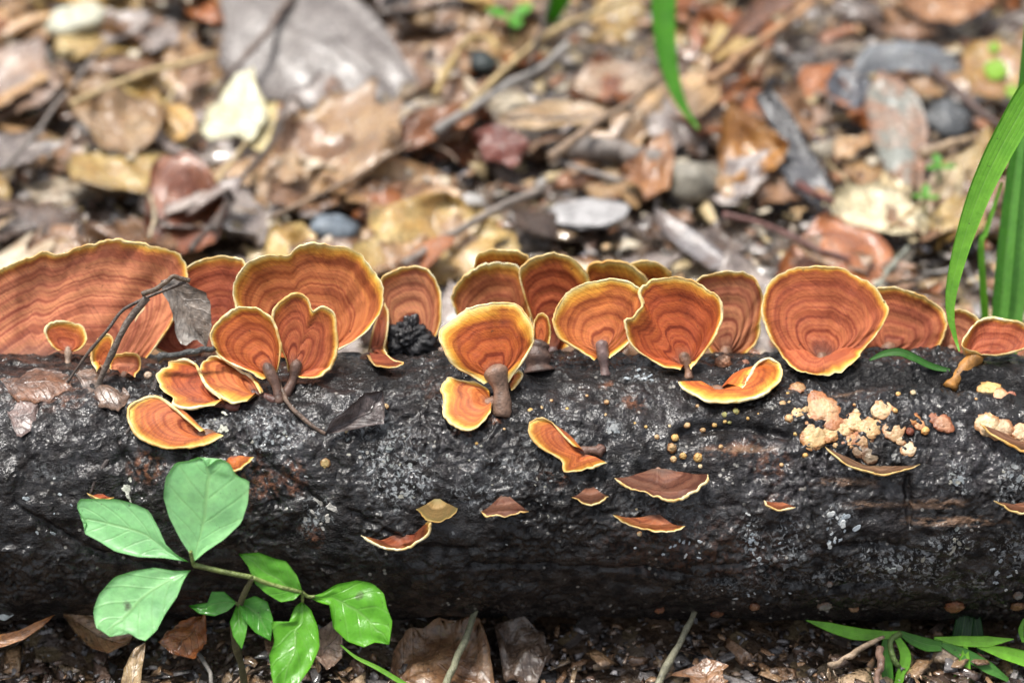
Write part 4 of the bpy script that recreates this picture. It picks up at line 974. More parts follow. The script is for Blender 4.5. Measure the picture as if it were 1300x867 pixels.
# ------------------------------------------------------------------ twigs, sticks
TW = 0
def twig(label, pts3, r0, r1, tint, name='twig', cat='twig', group=None, bump=.3, n=48, sides=10):
    global TW; TW += 1
    path = resample(pts3, n)
    path = path + .35 * r0 * np.stack([noise(np.stack([np.arange(n)*.16, 0*np.arange(n)+TW, np.full(n, k)], -1), 8) for k in range(3)], -1)
    rr = np.linspace(r0, r1, n)
    V_, F_ = tube_data(path, rr, sides, bump=bump, seed=TW)
    o = mesh_obj(name, V_, F_, MAT['twig'], None, path[0]); o['tint'] = tint
    tag(o, label, cat, group); return o
def gtwig(label, px, rpx, tint, z=.012, z1=None, r1=None, **k):
    z1 = z if z1 is None else z1
    n = len(px)
    p = [on_ground(x, y, z + (z1 - z) * i / (n - 1)) for i, (x, y) in enumerate(px)]
    s = np.linalg.norm(p[0] - CAM) / FPX
    return twig(label, p, rpx * s, (r1 if r1 else rpx * .7) * s, tint, **k)
GT, ST, DB, RB, LB = (.26, .24, .22), (.46, .34, .17), (.075, .055, .045), (.14, .06, .05), (.26, .18, .12)
gtwig('weathered grey stick slanting through the litter by the dark orange leaf', [(552, 168), (600, 136), (640, 112), (685, 86), (720, 57)], 6.5, GT, .018, .022)
gtwig('long pale straw rising past the green pebble', [(588, 142), (640, 88), (700, 42), (760, 14), (830, -12)], 4.5, ST, .02, .024)
gtwig('thin dark twig crossing the long pale straw', [(700, -15), (690, 25), (672, 84)], 3, DB, .026)
gtwig('tan-grey twig leading to the hanging grass blade', [(698, 200), (745, 166), (800, 130), (850, 86)], 6.5, LB, .026)
gtwig('greyish-brown stick behind the small orange cap', [(512, 337), (560, 305), (620, 272), (692, 238)], 6.5, (.24, .20, .17), .016)
gtwig('thin brown twig from the bowl-shaped bracket up to the dark orange leaf', [(345, 276), (420, 240), (480, 206), (525, 182)], 3.6, LB, .018)
gtwig('long reddish-brown twig behind the dark red caps', [(918, 271), (980, 290), (1030, 312), (1078, 330)], 4, RB, .016)
gtwig('long curved straw over the big dull brown leaf', [(92, 132), (150, 106), (210, 88), (275, 70)], 5, ST, .024)
gtwig('thin grey twig slanting across the big dull brown leaf', [(5, 215), (60, 150), (90, 112), (130, 62), (180, 38)], 3.4, (.20, .17, .15), .02)
gtwig('dark brown twig rising toward the pale cream leaf', [(270, 292), (300, 236), (345, 180), (368, 118)], 4.4, DB, .022)
gtwig('pale bent stalk behind the orange bracket', [(190, 303), (196, 272), (188, 242)], 3.4, (.34, .27, .18), .02)
gtwig('short straw stub under the pale cream leaf', [(272, 232), (295, 205), (314, 178)], 3.4, ST, .02)
gtwig('black forked stick end behind the orange bracket', [(242, 318), (275, 276), (298, 254)], 4.6, DB, .022)
gtwig('grey-brown twig lying under the crossed tan twig', [(625, 148), (700, 152), (790, 148)], 4.6, (.20, .16, .13), .014)
gtwig('grey twig joining the broken branch', [(698, 200), (740, 216), (790, 230)], 4, (.22, .19, .17), .02)
gtwig('short thick broken branch with grey bark', [(725, 185), (760, 188), (800, 196), (838, 208)], 15, (.20, .17, .15), .014, r1=13, name='branch', cat='branch', bump=.15)
gtwig('short tan stick beside the dark grey stone', [(1170, 197), (1200, 187), (1228, 176)], 6.5, (.38, .27, .17), .02)
gtwig('grey-green stem stub behind the reddish ribbed cap', [(1112, 364), (1135, 335), (1152, 314)], 4.4, (.26, .27, .22), .016)
gtwig('orange-brown rolled stalk along the dark rolled leaf', [(902, 104), (940, 72), (985, 38), (1034, 2)], 6.5, (.36, .20, .10), .028)
gtwig('dark brown stick under the brown spotted leaf', [(1185, 88), (1230, 130), (1268, 162)], 5.5, (.09, .055, .045), .018)
gtwig('bent yellow stalk beside the dark green pebble', [(553, 120), (572, 80), (592, 52), (618, 48), (632, 62)], 5.5, (.40, .28, .11), .02)
gtwig('dark stem running over the big grey-brown leaf', [(380, -15), (332, 48), (300, 86), (270, 120)], 4.4, (.13, .09, .07), .024)
gtwig('short maroon twig end behind the bleached flaky leaf', [(1012, 235), (1035, 246), (1058, 256)], 5, (.16, .05, .04), .018)
gtwig('thin straw lying across the second bleached leaf', [(1130, 290), (1165, 262), (1200, 238)], 3, (.40, .28, .14), .02)
gtwig('pale grass stalk leaning on the log, beside the herringbone leaf', [(606, 768), (592, 808), (577, 842), (560, 885)], 3.6, (.22, .22, .14), .018, .010, r1=4.6)
gtwig('pale grass stalk leaning on the log, alone in the wet litter', [(884, 770), (868, 806), (851, 838), (826, 885)], 3.8, (.23, .22, .15), .018, .010, r1=5.2)
gtwig('thin straw behind the low grass tuft', [(1054, 846), (1085, 828), (1122, 808)], 4, (.34, .25, .17), .016)
gtwig('brown stalk at the foot of the low grass tuft', [(1118, 822), (1117, 845), (1112, 885)], 5, (.18, .11, .08), .016)
def ltwig(label, px, rpx, tint, off, **k):
    """on or over the log: off = metres of lift above the bark at each point"""
    p = []
    for (x, y), f in zip(px, off):
        b = on_log(x, y); ph_ = math.atan2(b[2]-LOGZ, -b[1])
        p.append(b - ray(x, y) * f)
    return twig(label, p, rpx * .000285, rpx * .65 * .000285, tint, **k)
pz = on_log(150, 470)
def ptwig(label, px, rpx, tint, lift, **k):
    n_ = nrm_of(40, 0)
    p = [on_plane(x, y, pz + n_ * l, n_) for (x, y), l in zip(px, lift)]
    return twig(label, p, rpx * .000285, rpx * .7 * .000285, tint, **k)
ptwig('forked dark root curving over the log beside the very wide bracket', [(236, 358), (196, 374), (165, 388), (152, 397), (137, 417), (114, 445), (76, 498), (42, 536), (18, 580), (6, 620), (3, 690)], 2.2, (.10, .075, .06), [.012, .012, .012, .012, .012, .010, .006, .004, .002, .0, -.004], name='root', cat='root')
ptwig('thicker grey-brown twig leaning on the log beside the forked root', [(186, 378), (160, 412), (143, 447), (124, 490), (112, 528), (99, 560)], 4.8, (.13, .10, .08), [.012, .012, .012, .009, .006, .003])
ptwig('short hooked twig end over the dry leaf scrap', [(180, 372), (200, 366), (218, 352), (240, 356)], 3.6, (.14, .10, .07), [.015, .015, .015, .012])
ptwig('black stick with a greenish tip poking out beside the round cap', [(199, 455), (215, 452), (240, 447), (272, 441)], 6, (.045, .045, .042), [.012, .012, .012, .010])
ltwig('dark root running down the bark from the boat-shaped cap', [(203, 470), (190, 505), (160, 550), (128, 596), (115, 627)], 3.8, (.05, .038, .034), [.003, -.0004, -.0004, .0004, .0004], name='root', cat='root')
ltwig('thin brown rootlet below the heart-shaped cap', [(352, 482), (362, 505), (378, 525), (398, 542), (415, 552)], 3.6, (.13, .085, .06), [.004, .003, .002, .001, .0], name='root', cat='root')

# ------------------------------------------------------------------ green plants
def green_blade(name, centre, wid, n, parent, loc, t, t2, fold=.18, gloss=.2, rows=40, tipped=True, th=.00025):
    """grass blade along 3-D centre points, width in metres (list along it)"""
    c = resample(centre, rows); tan = np.gradient(c, axis=0); tan /= np.linalg.norm(tan, axis=1)[:, None]
    side = np.cross(tan, n); side /= np.linalg.norm(side, axis=1)[:, None]
    w = np.interp(np.linspace(0, 1, rows), np.linspace(0, 1, len(wid)), wid)[:, None]
    P, u, v = blade_grid(c - side * w / 2, c + side * w / 2, n, lambda v, u: fold * np.abs(u) * w, 9)
    o = leaf_mesh_obj(name, P, u, v, n, th, MAT['green'], parent, loc); o['grass'] = 1.0
    return set_leaf(o, t, t2, gloss)
GN, GN2, GD = (.18, .46, .04), (.23, .53, .05), (.02, .085, .018)
VIEWN = -FWD
def plane_pts(px, p0, n): return [on_plane(x, y, p0, n) for x, y in px]
# upright grass behind the log
gb = on_ground(1276, 250, 0.0); gb[1] = .060; gb[0] = .197
root = empty('grass_plant', (gb[0], gb[1], 0)); tag(root, 'tall green grass with upright pleated blades and one drooping wide blade behind the log', 'grass')
pv = np.array([gb[0], gb[1], .02]); nv_ = np.array([0, -.88, .47]); nv_ /= np.linalg.norm(nv_)
mp_ = np.linalg.norm(pv - CAM) / FPX
low = [np.array([gb[0], gb[1] + .004, .0])]
green_blade('blade', low + plane_pts([(1266, 470), (1270, 398), (1281, 280), (1296, 160), (1306, 60), (1312, -40)], pv, nv_), [.006, .0072, .0078, .0078, .0070, .006, .004], nv_, root, gb * [1, 1, 0], (.17, .44, .09), (.21, .50, .10), .30, .1)
green_blade('blade', [low[0] + [.004, 0, 0]] + plane_pts([(1279, 470), (1290, 390), (1300, 280), (1310, 170), (1322, 40)], pv + nv_ * .003, nv_), [.005, .0055, .006, .006, .005, .003], nv_, root, gb * [1, 1, 0], (.15, .40, .08), (.19, .46, .09), .25, .1)
pd = on_log(1217, 460) + nrm_of(30, 0) * .026; nd = np.array([-.15, -.80, .58]); nd /= np.linalg.norm(nd)
arch = plane_pts([(1310, 120), (1286, 160), (1262, 205), (1240, 255), (1219, 320), (1207, 375), (1208, 410), (1218, 446)], pd, nd)
stalk = [np.array([gb[0] + .045, gb[1], 0.0])] + plane_pts([(1405, 300), (1392, 180), (1368, 115), (1338, 96)], pd, nd)
green_blade('blade', stalk + arch, [.004, .008, .010, .011, .0115, .0118, .0118, .0118, .0116, .0112, .0104, .0092, .007, .0044, .0006], nd, root, gb * [1, 1, 0], GN, GN2, .06, .35, rows=64)
green_blade('blade', [low[0] - [.002, 0, 0]] + plane_pts([(1246, 330), (1250, 300), (1262, 262), (1272, 232)], pv, nv_), [.003, .003, .003, .0025, .001], nv_, root, gb * [1, 1, 0], GN, GN2, .1, .2)
# thin blade lying on the log behind the caps
pl_ = on_log(1165, 462) + nrm_of(40, 0) * .004
o = green_blade('grass_strand', plane_pts([(1104, 457), (1122, 449), (1142, 447), (1160, 454), (1178, 463), (1194, 468), (1206, 470)], pl_, nrm_of(55, 0)), [.0008, .0022, .003, .003, .0024, .0024, .0012], nrm_of(55, 0), None, pl_, (.04, .17, .02), (.06, .2, .03), .1, .3)
tag(o, 'thin green grass blade lying on the log under the reddish ribbed cap', 'grass blade')
# blade hanging down behind
pa = on_ground(888, 165, .03); nh = np.array([0, -.75, .66])
hang = plane_pts([(840, -20), (842, 20), (845, 60), (853, 100), (867, 135), (887, 164)], pa, nh)
t0 = hang[0]
rise = [np.array([t0[0] - .05, t0[1] + .10, 0.0]), np.array([t0[0] - .035, t0[1] + .07, t0[2] * .7]), np.array([t0[0] - .008, t0[1] + .02, t0[2] + .012])]
o = green_blade('grass_strand', rise + hang, [.006, .010, .013, .0135, .0135, .0135, .013, .0125, .0115, .0095, .006, .001], nh, None, rise[0], (.09, .34, .025), (.12, .40, .03), .12, .3, rows=60)
tag(o, 'single arching green grass blade dipping over the broad tan leaf', 'grass blade')
# low tuft in front of the log
pt = on_ground(1160, 840, 0.0); tuft = empty('grass_plant', pt); tag(tuft, 'low tuft of short bright green grass at the front of the log', 'grass')
pt2 = pt + np.array([0, 0, .016]); nt_ = nrm_of(48, 0); mt = np.linalg.norm(pt2 - CAM) / FPX
for px, wd_, t, f in [
    ([(1023, 787), (1050, 795), (1085, 804), (1120, 806), (1144, 803)], [1, 12, 16, 13, 5], GN, .1), ([(1143, 803), (1160, 812), (1178, 818), (1196, 820)], [6, 14, 17, 12], (.06, .2, .025), .1),
    ([(1186, 810), (1215, 813), (1250, 814), (1287, 811)], [4, 13, 14, 1], GN2, .08), ([(1126, 808), (1124, 830), (1128, 870)], [9, 16, 13], (.06, .22, .02), .12),
    ([(1138, 808), (1149, 830), (1146, 850), (1134, 880)], [7, 14, 13, 5], GN, .12), ([(1187, 812), (1210, 824), (1240, 838), (1288, 868)], [4, 15, 15, 2], (.09, .27, .05), .08),
    ([(1240, 820), (1265, 826), (1295, 834), (1340, 848)], [3, 16, 20, 2], GN2, .08), ([(1226, 818), (1224, 840), (1216, 885)], [4, 20, 22], GN2, .12),
    ([(1226, 775), (1222, 800), (1216, 830), (1208, 862)], [22, 25, 24, 20], GD, .2), ([(1236, 775), (1240, 800), (1246, 830)], [14, 15, 8], GD, .2), ([(1160, 868), (1190, 862), (1225, 866)], [2, 14, 3], GD, .1), ([(1300, 785), (1296, 800), (1299, 815)], [2, 7, 3], GN, .1)]:
    cpts = plane_pts(px, pt2 - (nt_ * .010 if t is GD else nt_ * 0), nt_)
    green_blade('blade', cpts, [w * mt for w in wd_], nt_, tuft, pt, t, tuple(min(1, c * 1.3) for c in t), f, .45, rows=26)
stub = plane_pts([(1144, 803), (1130, 815), (1140, 845)], pt2, nt_) + [pt]
sv, sf = tube_data(resample(stub, 20), .0011, 7); o = mesh_obj('stem', sv, sf, MAT['twig'], tuft, pt); o['tint'] = (.10, .16, .04)
pq = on_ground(480, 850, .012)
o = green_blade('grass_strand', plane_pts([(432, 818), (452, 834), (480, 848), (520, 872)], pq, nrm_of(60, 0)), [.0005, .0014, .0018, .0018], nrm_of(60, 0), None, pq, GN, GN2, .1, .3, rows=24)
tag(o, 'thin green grass sliver beside the wet seedling leaves', 'grass blade')

# seedling
sb = on_ground(311, 893, 0.0)
seed = empty('seedling', sb); tag(seed, 'green seedling with three large pale leaves and small glossy ones in front of the log', 'plant')
ns = np.array([0, -1.0, 0]); ns_leaf = nrm_of(46, 0)
P_ = lambda x, y: on_plane(x, y, sb, ns)
stem_pts = [sb + np.array([0, 0, -.004]), P_(310, 868), P_(306, 843), P_(296, 803), P_(304, 770), P_(311, 752), P_(321, 733)]
sv, sf = tube_data(resample(stem_pts, 40), np.linspace(.0015, .0010, 40), 8, bump=.25, seed=5); o = mesh_obj('stem', sv, sf, MAT['twig'], seed, sb); o['tint'] = (.11, .10, .045)
for pts, r in [([(321, 733), (285, 726), (246, 717)], .0009), ([(246, 717), (244, 710), (242, 700)], .0007), ([(321, 733), (345, 742), (384, 752)], .0008), ([(384, 752), (391, 757), (400, 757)], .0006), ([(384, 752), (384, 762), (383, 772)], .0006), ([(304, 770), (301, 766), (298, 765)], .0006)]:
    sv, sf = tube_data(resample([P_(*p) for p in pts], 16), r, 7); o = mesh_obj('leaf_stalk', sv, sf, MAT['twig'], seed, sb); o['tint'] = (.17, .22, .06)
PG, PG2 = (.32, .66, .30), (.37, .71, .33)
for pts, tip, t, t2, az, a, gloss, spots, fold, wave in [
    ([(245, 714), (241, 702), (229, 684), (215, 656), (208, 631), (211, 606), (223, 587), (239, 585), (255, 579), (264, 592), (278, 581), (292, 587), (301, 604), (317, 610), (315, 638), (307, 663), (285, 684), (261, 700)], 9, PG, PG2, 0, 38, .0, .0, .04, .03),
    ([(240, 713), (207, 708), (176, 707), (147, 700), (126, 687), (107, 677), (110, 664), (97, 643), (101, 634), (126, 633), (151, 634), (172, 640), (190, 648), (202, 670), (211, 691), (225, 705)], 6, PG, (.31, .64, .29), -12, 50, .0, 1.0, .05, .03),
    ([(242, 724), (222, 725), (197, 721), (172, 725), (147, 733), (126, 755), (119, 776), (122, 797), (140, 808), (165, 804), (176, 811), (186, 814), (200, 801), (211, 779), (225, 758), (234, 737)], 8, (.28, .60, .26), PG2, -6, 56, .05, 1.0, .05, .03),
    ([(384, 750), (374, 761), (356, 764), (338, 753), (324, 741), (315, 719), (303, 703), (328, 701), (349, 709), (363, 712), (377, 730)], 6, (.13, .42, .035), (.17, .48, .05), 8, 44, .75, 0, .08, .06),
    ([(392, 758), (409, 753), (427, 742), (452, 737), (473, 741), (487, 753), (491, 772), (498, 790), (494, 818), (476, 815), (462, 821), (441, 813), (423, 797), (418, 769), (405, 764)], 8, (.14, .45, .03), (.18, .52, .035), 10, 60, .7, .8, .04, .06),
    ([(384, 764), (374, 772), (367, 790), (344, 790), (349, 815), (342, 833), (345, 860), (352, 884), (377, 872), (395, 847), (406, 822), (404, 797), (395, 774)], 7, (.14, .44, .03), (.18, .51, .035), 4, 62, .75, 0, .08, .06),
    ([(301, 765), (289, 776), (273, 782), (253, 779), (240, 769), (264, 765), (269, 751), (285, 751)], 4, (.09, .34, .05), (.12, .40, .06), -5, 52, .8, 0, .12, .06),
    ([(303, 766), (308, 785), (324, 804), (344, 814), (347, 787), (340, 765), (324, 757)], 3, (.09, .34, .045), (.12, .40, .05), 5, 60, .8, 0, .14, .06),
    ([(301, 768), (292, 790), (296, 808), (307, 824), (312, 808), (315, 790), (308, 776)], 3, (.11, .38, .04), (.14, .44, .045), 0, 58, .7, 0, .12, .05)]:
    nl = nrm_of(a, az); p0 = P_(*pts[0])
    o = traced_leaf('leaf', pts, tip, p0, nl, MAT['green'], fold, -.03, wave, .00025, 30, seed, 13, sb)
    set_leaf(o, t, t2, gloss, spots)

# small sprouts behind
def sprout(px, py, s, label):
    p = on_ground(px, py, 0.0); root = empty('sprout', p); tag(root, label, 'plant', 'tiny green sprouts in the litter')
    h = .022
    sv, sf = tube_data(np.array([p + [0, 0, -.002], p + [.001, 0, h * .5], p + [0, 0, h]]), .0006, 6); o = mesh_obj('stem', sv, sf, MAT['twig'], root, p); o['tint'] = (.12, .22, .05)
    for k in range(3):
        a = k * 2.1 + px; d = np.array([math.cos(a), math.sin(a), .25]); c = [p + [0, 0, h], p + [0, 0, h] + d * s * .5, p + [0, 0, h + .001] + d * s * np.array([1, 1, .6])]
        green_blade('leaf', c, [.001, s * .5, s * .55, .0008], np.array([0, 0, 1.0]), root, p, (.10, .36, .03), (.13, .42, .04), .1, .2, rows=14)
sprout(1185, 262, .008, 'tiny green sprout beside the second bleached leaf scrap'); sprout(1168, 300, .007, 'tiny green sprout at the edge of the bleached flaky leaf'); sprout(650, 72, .014, 'green sprout beside the long pale straw')

# ------------------------------------------------------------------ stones
STN = [lump_mesh('pebble', [(0, 0, 0, .9), (*(np.random.default_rng(s).normal(size=3) * .35), .7)], MAT['stone'], 20, 12, .22, 1.8, s) for s in range(7)]
def stone(px, py, rpx, tint, label, z=None, group=None, asp=1.2, rz=None, pos=None, name='pebble', cat='pebble', flat=.65):
    p = on_ground(px, py, .008) if pos is None else pos
    s = rpx * np.linalg.norm(p - CAM) / FPX if rpx else 1
    o = bpy.data.objects.new(name, random.choice(STN)); col.objects.link(o); o.location = p
    o.scale = (s * asp, s, s * flat); o.rotation_euler = (random.uniform(-.2, .2), random.uniform(-.2, .2), random.uniform(0, 6.28) if rz is None else rz)
    o['tint'] = tint; tag(o, label, cat, group); return o
stone(612, 78, 20, (.045, .06, .06), 'dark teal pebble beside the bent yellow stalk', asp=1.1)
stone(1207, 152, 30, (.09, .095, .10), 'dark grey stone between the grey-green leaf and the spotted leaf', name='stone', cat='stone')
stone(425, 292, 28, (.15, .18, .21), 'bluish-grey stone behind the bowl-shaped bracket', name='stone', cat='stone')
stone(885, 232, 36, (.22, .20, .16), 'mottled grey stone under the orange wedge leaf', name='stone', cat='stone', rz=.4)
stone(745, 272, 40, (.34, .33, .33), 'pale quartz slab behind the amber back caps', name='stone', cat='stone', asp=1.4, rz=.2, flat=.18)
stone(100, 25, 34, (.50, .49, .38), 'pale mossy-white lump at the edge of the leaf litter', name='stone', cat='stone', rz=0)
stone(86, 66, 12, (.62, .55, .34), 'cream pebble below the pale mossy-white lump'); stone(170, 72, 9, (.72, .66, .52), 'round white pebble above the long curved straw')
stone(925, 55, 16, (.50, .48, .48), 'whitish pebble beside the orange-brown rolled stalk'); stone(515, 155, 10, (.5, .48, .46), 'small white pebble by the tip of the big grey-brown leaf')
stone(540, 22, 17, (.24, .15, .07), 'ring-shaped brown seed husk above the big grey-brown leaf', name='seed_husk', cat='husk')
stone(600, 255, 14, (.40, .38, .36), 'grey-white pebble beside the greyish-brown stick')

ANCH = []
import re
for o in list(bpy.data.objects):
    if o.parent is None and o.get('category') in ('leaf', 'twig', 'pebble', 'stone', 'branch', 'husk') and (o.location.y > .05 or o.location.y < -.05):
        ph_ = re.split(r' (?:with|lying|under|beside|behind|slanting|rising|crossing|leading|from|over|across|standing|between|falling|in front|nearer|along|next|at|by|joining|curling|curled|leaning|running|above|below|among|up|like|arched) |,', o['label'])[0]
        if len(ph_.split()) < 3: ph_ = ' '.join(o['label'].split()[:6])
        lo_ = np.array([o.matrix_basis @ Vector(c) for c in o.bound_box]).mean(0)
        ANCH.append((lo_[0], lo_[1], ph_))
def near(x, y):
    return min(ANCH, key=lambda a: (a[0] - x) ** 2 + (a[1] - y) ** 2)[2]
def side_of(s, lo, hi): return 'tiny' if s < lo else ('large' if s > hi else 'small')
# ------------------------------------------------------------------ scattered litter: every leaf piece, pebble and twig its own object
def clear_of_log(x, y): return y > .060 or y < -.058
def flat_leaf(seed, fragment):
    r = np.random.default_rng(100 + seed); rows, nw = 24, 8
    v = np.linspace(0, 1, rows)
    w = np.sin(np.pi * v ** (.7 + .5 * r.random())) ** .8 * (.34 + .18 * r.random())
    if fragment:
        w = (.35 + .25 * r.random()) * np.clip(np.minimum(v, 1 - v) * 5, .12, 1)
        w = w * (1 + .45 * noise(np.stack([v * 5, v*0 + seed, v*0], -1), 3))
    c = np.stack([(v - .5), .12 * np.sin(v * 3 + seed), 0*v], -1)
    wl_ = w * (1 + .38 * noise(np.stack([v * 11, v*0 + seed, v*0], -1), 5)); wr_ = w * (1 + .38 * noise(np.stack([v * 11, v*0 + seed, v*0 + 9], -1), 6))
    side = np.array([0, 1.0, 0]); n = np.array([0, 0, 1.0])
    f, cu, wv = r.uniform(-.15, .25), r.uniform(-.35, .5), r.uniform(.05, .16)
    P, u, vv = blade_grid(c - side * wl_[:, None], c + side * wr_[:, None], n, lambda v, u: f * np.abs(u) * .5 + cu * (v - .5)**2 + wv * noise(np.stack([v * 3 + seed, u * 1.5, 0*u], -1), 7), nw)
    o = leaf_mesh_obj('fallen_leaf', P, u, vv, n, .012, MAT['dead']); me = o.data; bpy.data.objects.remove(o); return me
WHOLE = [flat_leaf(s, False) for s in range(10)]; FRAG = [flat_leaf(s + 30, True) for s in range(16)]
PALB = [((.25, .135, .07), (.17, .09, .05), 'brown'), ((.42, .26, .125), (.30, .165, .075), 'tan'), ((.22, .18, .165), (.30, .25, .22), 'grey'), ((.48, .34, .13), (.36, .21, .06), 'yellowish'),
        ((.33, .115, .035), (.22, .07, .025), 'rust-red'), ((.54, .46, .34), (.38, .28, .18), 'bleached'), ((.060, .042, .034), (.11, .07, .05), 'blackish')]
def scatter_leaf(x, y, size, whole, zone, wts):
    t, t2, nm = PALB[rng.choice(len(PALB), p=wts)]
    o = bpy.data.objects.new('fallen_leaf' if whole else 'leaf_fragment', random.choice(WHOLE if whole else FRAG)); col.objects.link(o)
    z = float(ground_z(np.array(x), np.array(y))) + (random.uniform(.003, .013) if whole else random.uniform(.008, .018))
    o.location = (x, y, z); o.rotation_euler = (random.gauss(0, .20), random.gauss(0, .20), random.uniform(0, 6.28))
    s = size; o.scale = (s, s * random.uniform(.7, 1.1), s * .8)
    k = random.uniform(.8, 1.25); set_leaf(o, tuple(c * k for c in t), tuple(c * k for c in t2), random.uniform(.3, 1.0))
    tag(o, f"{'broad' if whole and size > .066 else ('whole' if whole else side_of(size, .02, .03))} {nm} dead leaf{'' if whole else ' fragment'} {'flat on the soil ' if whole else ('on the mud ' if y < 0 else '')}near the {near(x, y)}", 'leaf', f"{nm} leaf {'litter' if whole else 'fragments'} {zone}")
wl_b = np.array([.24, .24, .16, .12, .06, .13, .05]); wl_r = np.array([.22, .16, .20, .06, .12, .10, .14]); wl_f = np.array([.30, .12, .16, .03, .06, .05, .28])
for k in range(130):
    x, y = rng.uniform(-.36, .36), .085 + .42 * rng.random() ** 1.1
    scatter_leaf(x, y, rng.uniform(.04, .085), True, 'behind the log', wl_b if x < .03 else wl_r)
for k in range(60):
    x, y = rng.uniform(-.32, .05), rng.uniform(.09, .42)
    scatter_leaf(x, y, rng.uniform(.035, .07), True, 'behind the log', wl_b)
for k in range(215):
    y = .075 + .42 * rng.random() ** 1.1; x = rng.uniform(-.30, .30)
    scatter_leaf(x, y, rng.uniform(.014, .038), False, 'behind the log', wl_b if x < .03 else wl_r)
for k in range(14): scatter_leaf(rng.uniform(-.24, .24), rng.uniform(-.16, -.085), rng.uniform(.04, .06), True, 'in front of the log', wl_f)
for k in range(44): scatter_leaf(rng.uniform(-.22, .22), rng.uniform(-.14, -.07), rng.uniform(.010, .024), False, 'in front of the log', wl_f)
STP = [((.28, .27, .27), 'grey'), ((.46, .44, .41), 'whitish'), ((.40, .30, .18), 'tan'), ((.17, .19, .22), 'bluish'), ((.09, .085, .085), 'dark'), ((.56, .46, .26), 'yellowish')]
for k in range(34):
    y = .08 + .40 * rng.random() ** 1.2; x = rng.uniform(-.27, .27); t, nm = STP[rng.integers(6)]
    z = float(ground_z(np.array(x), np.array(y))); s = rng.uniform(.0025, .0075)
    o = stone(0, 0, 0, t, f'{side_of(s, .004, .006)} {nm} pebble in the litter near the {near(x, y)}', group=f'{nm} pebbles in the litter', pos=np.array([x, y, z + .006]))
    o.scale = (s * rng.uniform(.9, 1.5), s, s * .7)
for k in range(40):
    x, y = rng.uniform(-.21, .21), rng.uniform(-.13, -.065); t, nm = STP[[0, 3, 4, 4, 4, 2][rng.integers(6)]]; s = rng.uniform(.002, .0055)
    o = stone(0, 0, 0, tuple(c * .5 for c in t), f'{side_of(s, .003, .0045)} wet {nm} pebble near the {near(x, y)}', group=f'wet {nm} pebbles', pos=np.array([x, y, float(ground_z(np.array(x), np.array(y))) + .004])); o.scale = (s * rng.uniform(.9, 1.5), s, s * .7)
def tube_mesh(seed):
    r = np.random.default_rng(seed); n_ = 16; t = np.linspace(-.5, .5, n_)
    p = np.stack([t, .10 * np.sin(t * 5 + seed) + .02 * r.normal(size=n_).cumsum() * .2, .03 * np.cos(t * 6 + seed)], -1)
    V_, F_ = tube_data(p, np.linspace(.022, .012, n_), 7, bump=.3, seed=seed)
    o = mesh_obj('twig', V_, F_, MAT['twig'], link=False); me = o.data; bpy.data.objects.remove(o); return me
TWM = [tube_mesh(s) for s in range(8)]
TWP = [((.20, .14, .10), 'brown'), ((.26, .24, .22), 'grey'), ((.44, .33, .18), 'straw-coloured'), ((.06, .045, .04), 'dark')]
for k in range(120):
    front = k >= 98
    x, y = (rng.uniform(-.22, .22), rng.uniform(-.13, -.065)) if front else (rng.uniform(-.28, .28), .08 + .40 * rng.random())
    t, nm = TWP[rng.integers(4)]; L_ = rng.uniform(.02, .06)
    o = bpy.data.objects.new('twig', random.choice(TWM)); col.objects.link(o)
    o.location = (x, y, float(ground_z(np.array(x), np.array(y))) + rng.uniform(.007, .014)); o.scale = (L_, L_, L_ * .9)
    o.rotation_euler = (0, rng.normal() * .08, rng.uniform(0, 6.28)); o['tint'] = t
    zz = 'in front of the log' if front else 'behind the log'
    tag(o, f"{'short' if L_ < .04 else 'longish'} loose {nm} twig near the {near(x, y)}", 'twig', f'loose {nm} twigs {zz}')

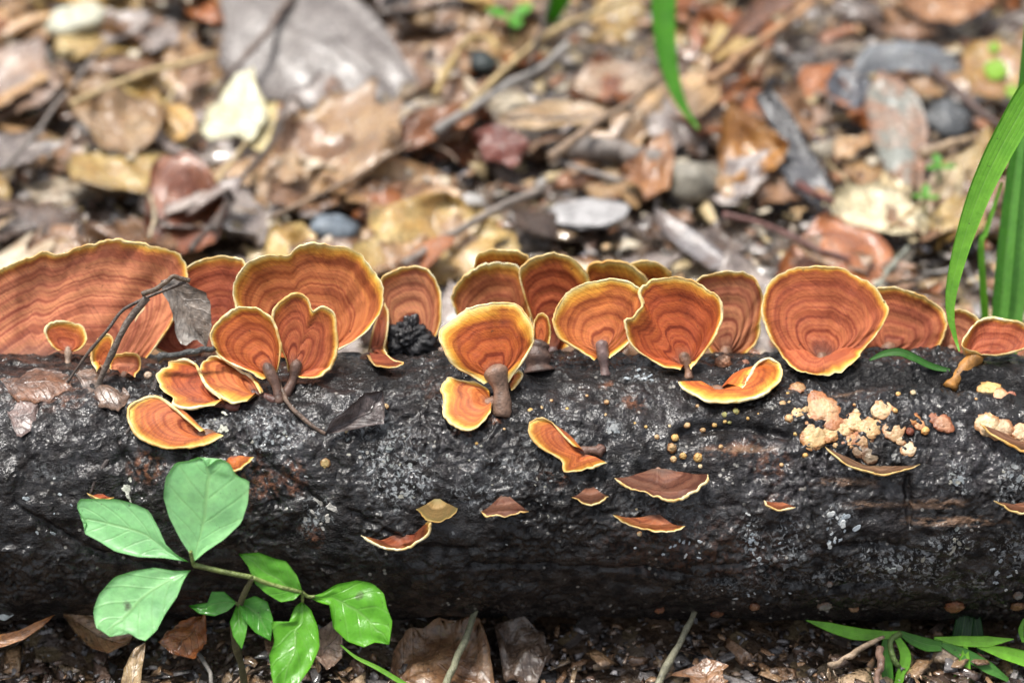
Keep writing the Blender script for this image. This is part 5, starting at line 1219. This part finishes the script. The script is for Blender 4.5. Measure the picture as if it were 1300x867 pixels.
# crumbs: grit, flakes and rotted bits that nobody could count
def crumbs(name, label, n_, xr, yr, smin, smax, pal, seed, zs=(.25, .8), lift=.009):
    r = np.random.default_rng(seed)
    x = r.uniform(*xr, n_); y = r.uniform(*yr, n_)
    base = np.array([[-1, -.6, -.3], [1, -.7, -.2], [.9, .8, -.35], [-.8, .7, -.25], [-.5, -.3, .5], [.5, -.35, .6], [.4, .5, .45], [-.45, .4, .55]])
    quads = np.array([[0, 3, 2, 1], [4, 5, 6, 7], [0, 1, 5, 4], [1, 2, 6, 5], [2, 3, 7, 6], [3, 0, 4, 7]])
    z = ground_z(x, y); s = smin + (smax - smin) * r.random(n_) ** 2
    V_ = base[None] * (1 + .35 * r.normal(size=(n_, 8, 3)))
    V_ = V_ * s[:, None, None] * np.stack([r.uniform(.6, 1.5, n_), r.uniform(.5, 1, n_), r.uniform(*zs, n_)], -1)[:, None]
    a, b_ = r.uniform(0, 6.28, n_), r.normal(size=n_) * .45
    ca, sa, cb, sb_ = np.cos(a), np.sin(a), np.cos(b_), np.sin(b_)
    X, Y, Z = V_[..., 0], V_[..., 1], V_[..., 2]
    Y, Z = Y * cb[:, None] - Z * sb_[:, None], Y * sb_[:, None] + Z * cb[:, None]
    X, Y = X * ca[:, None] - Y * sa[:, None], X * sa[:, None] + Y * ca[:, None]
    V_ = np.stack([X + x[:, None], Y + y[:, None], Z + (z + r.uniform(.0, lift, n_))[:, None]], -1)
    F_ = (quads[None] + (np.arange(n_) * 8)[:, None, None]).reshape(-1, 4)
    pal = np.array(pal); ct = pal[r.integers(len(pal), size=n_)] * r.uniform(.6, 1.3, n_)[:, None]
    o = mesh_obj(name, V_.reshape(-1, 3), F_, MAT['crumb'], attrs=dict(ctint=np.repeat(ct, 8, 0)), smooth=False)
    tag(o, label, kind='stuff')
crumbs('litter_crumbs', 'fine grit and rotted leaf crumbs covering the soil behind the log', 6500, (-.38, .38), (.05, .55), .0010, .0036,
       [(.24, .16, .10), (.38, .27, .17), (.34, .32, .31), (.52, .49, .46), (.10, .07, .055), (.48, .36, .18), (.20, .12, .09), (.28, .27, .30), (.46, .38, .30)], 1)
crumbs('litter_crumbs', 'dark wet grit and rotted bits on the soil in front of the log', 9000, (-.30, .30), (-.20, -.03), .0007, .0026,
       [(.12, .084, .064), (.20, .14, .10), (.19, .18, .185), (.07, .055, .05), (.30, .18, .10), (.26, .24, .24)], 2)
crumbs('leaf_crumbs', 'small torn flakes of dead leaf strewn over the soil behind the log', 5200, (-.36, .36), (.055, .52), .0022, .0070,
       [(.30, .17, .09), (.44, .29, .15), (.50, .38, .20), (.22, .12, .07), (.38, .34, .31), (.56, .48, .36), (.34, .14, .06), (.48, .42, .38)], 3, (.05, .14), .013)
crumbs('leaf_crumbs', 'small soggy flakes of dead leaf on the mud in front of the log', 3600, (-.28, .28), (-.19, -.05), .0018, .0070,
       [(.20, .115, .065), (.28, .17, .09), (.12, .075, .055), (.34, .24, .15), (.17, .155, .15)], 4, (.05, .14), .010)
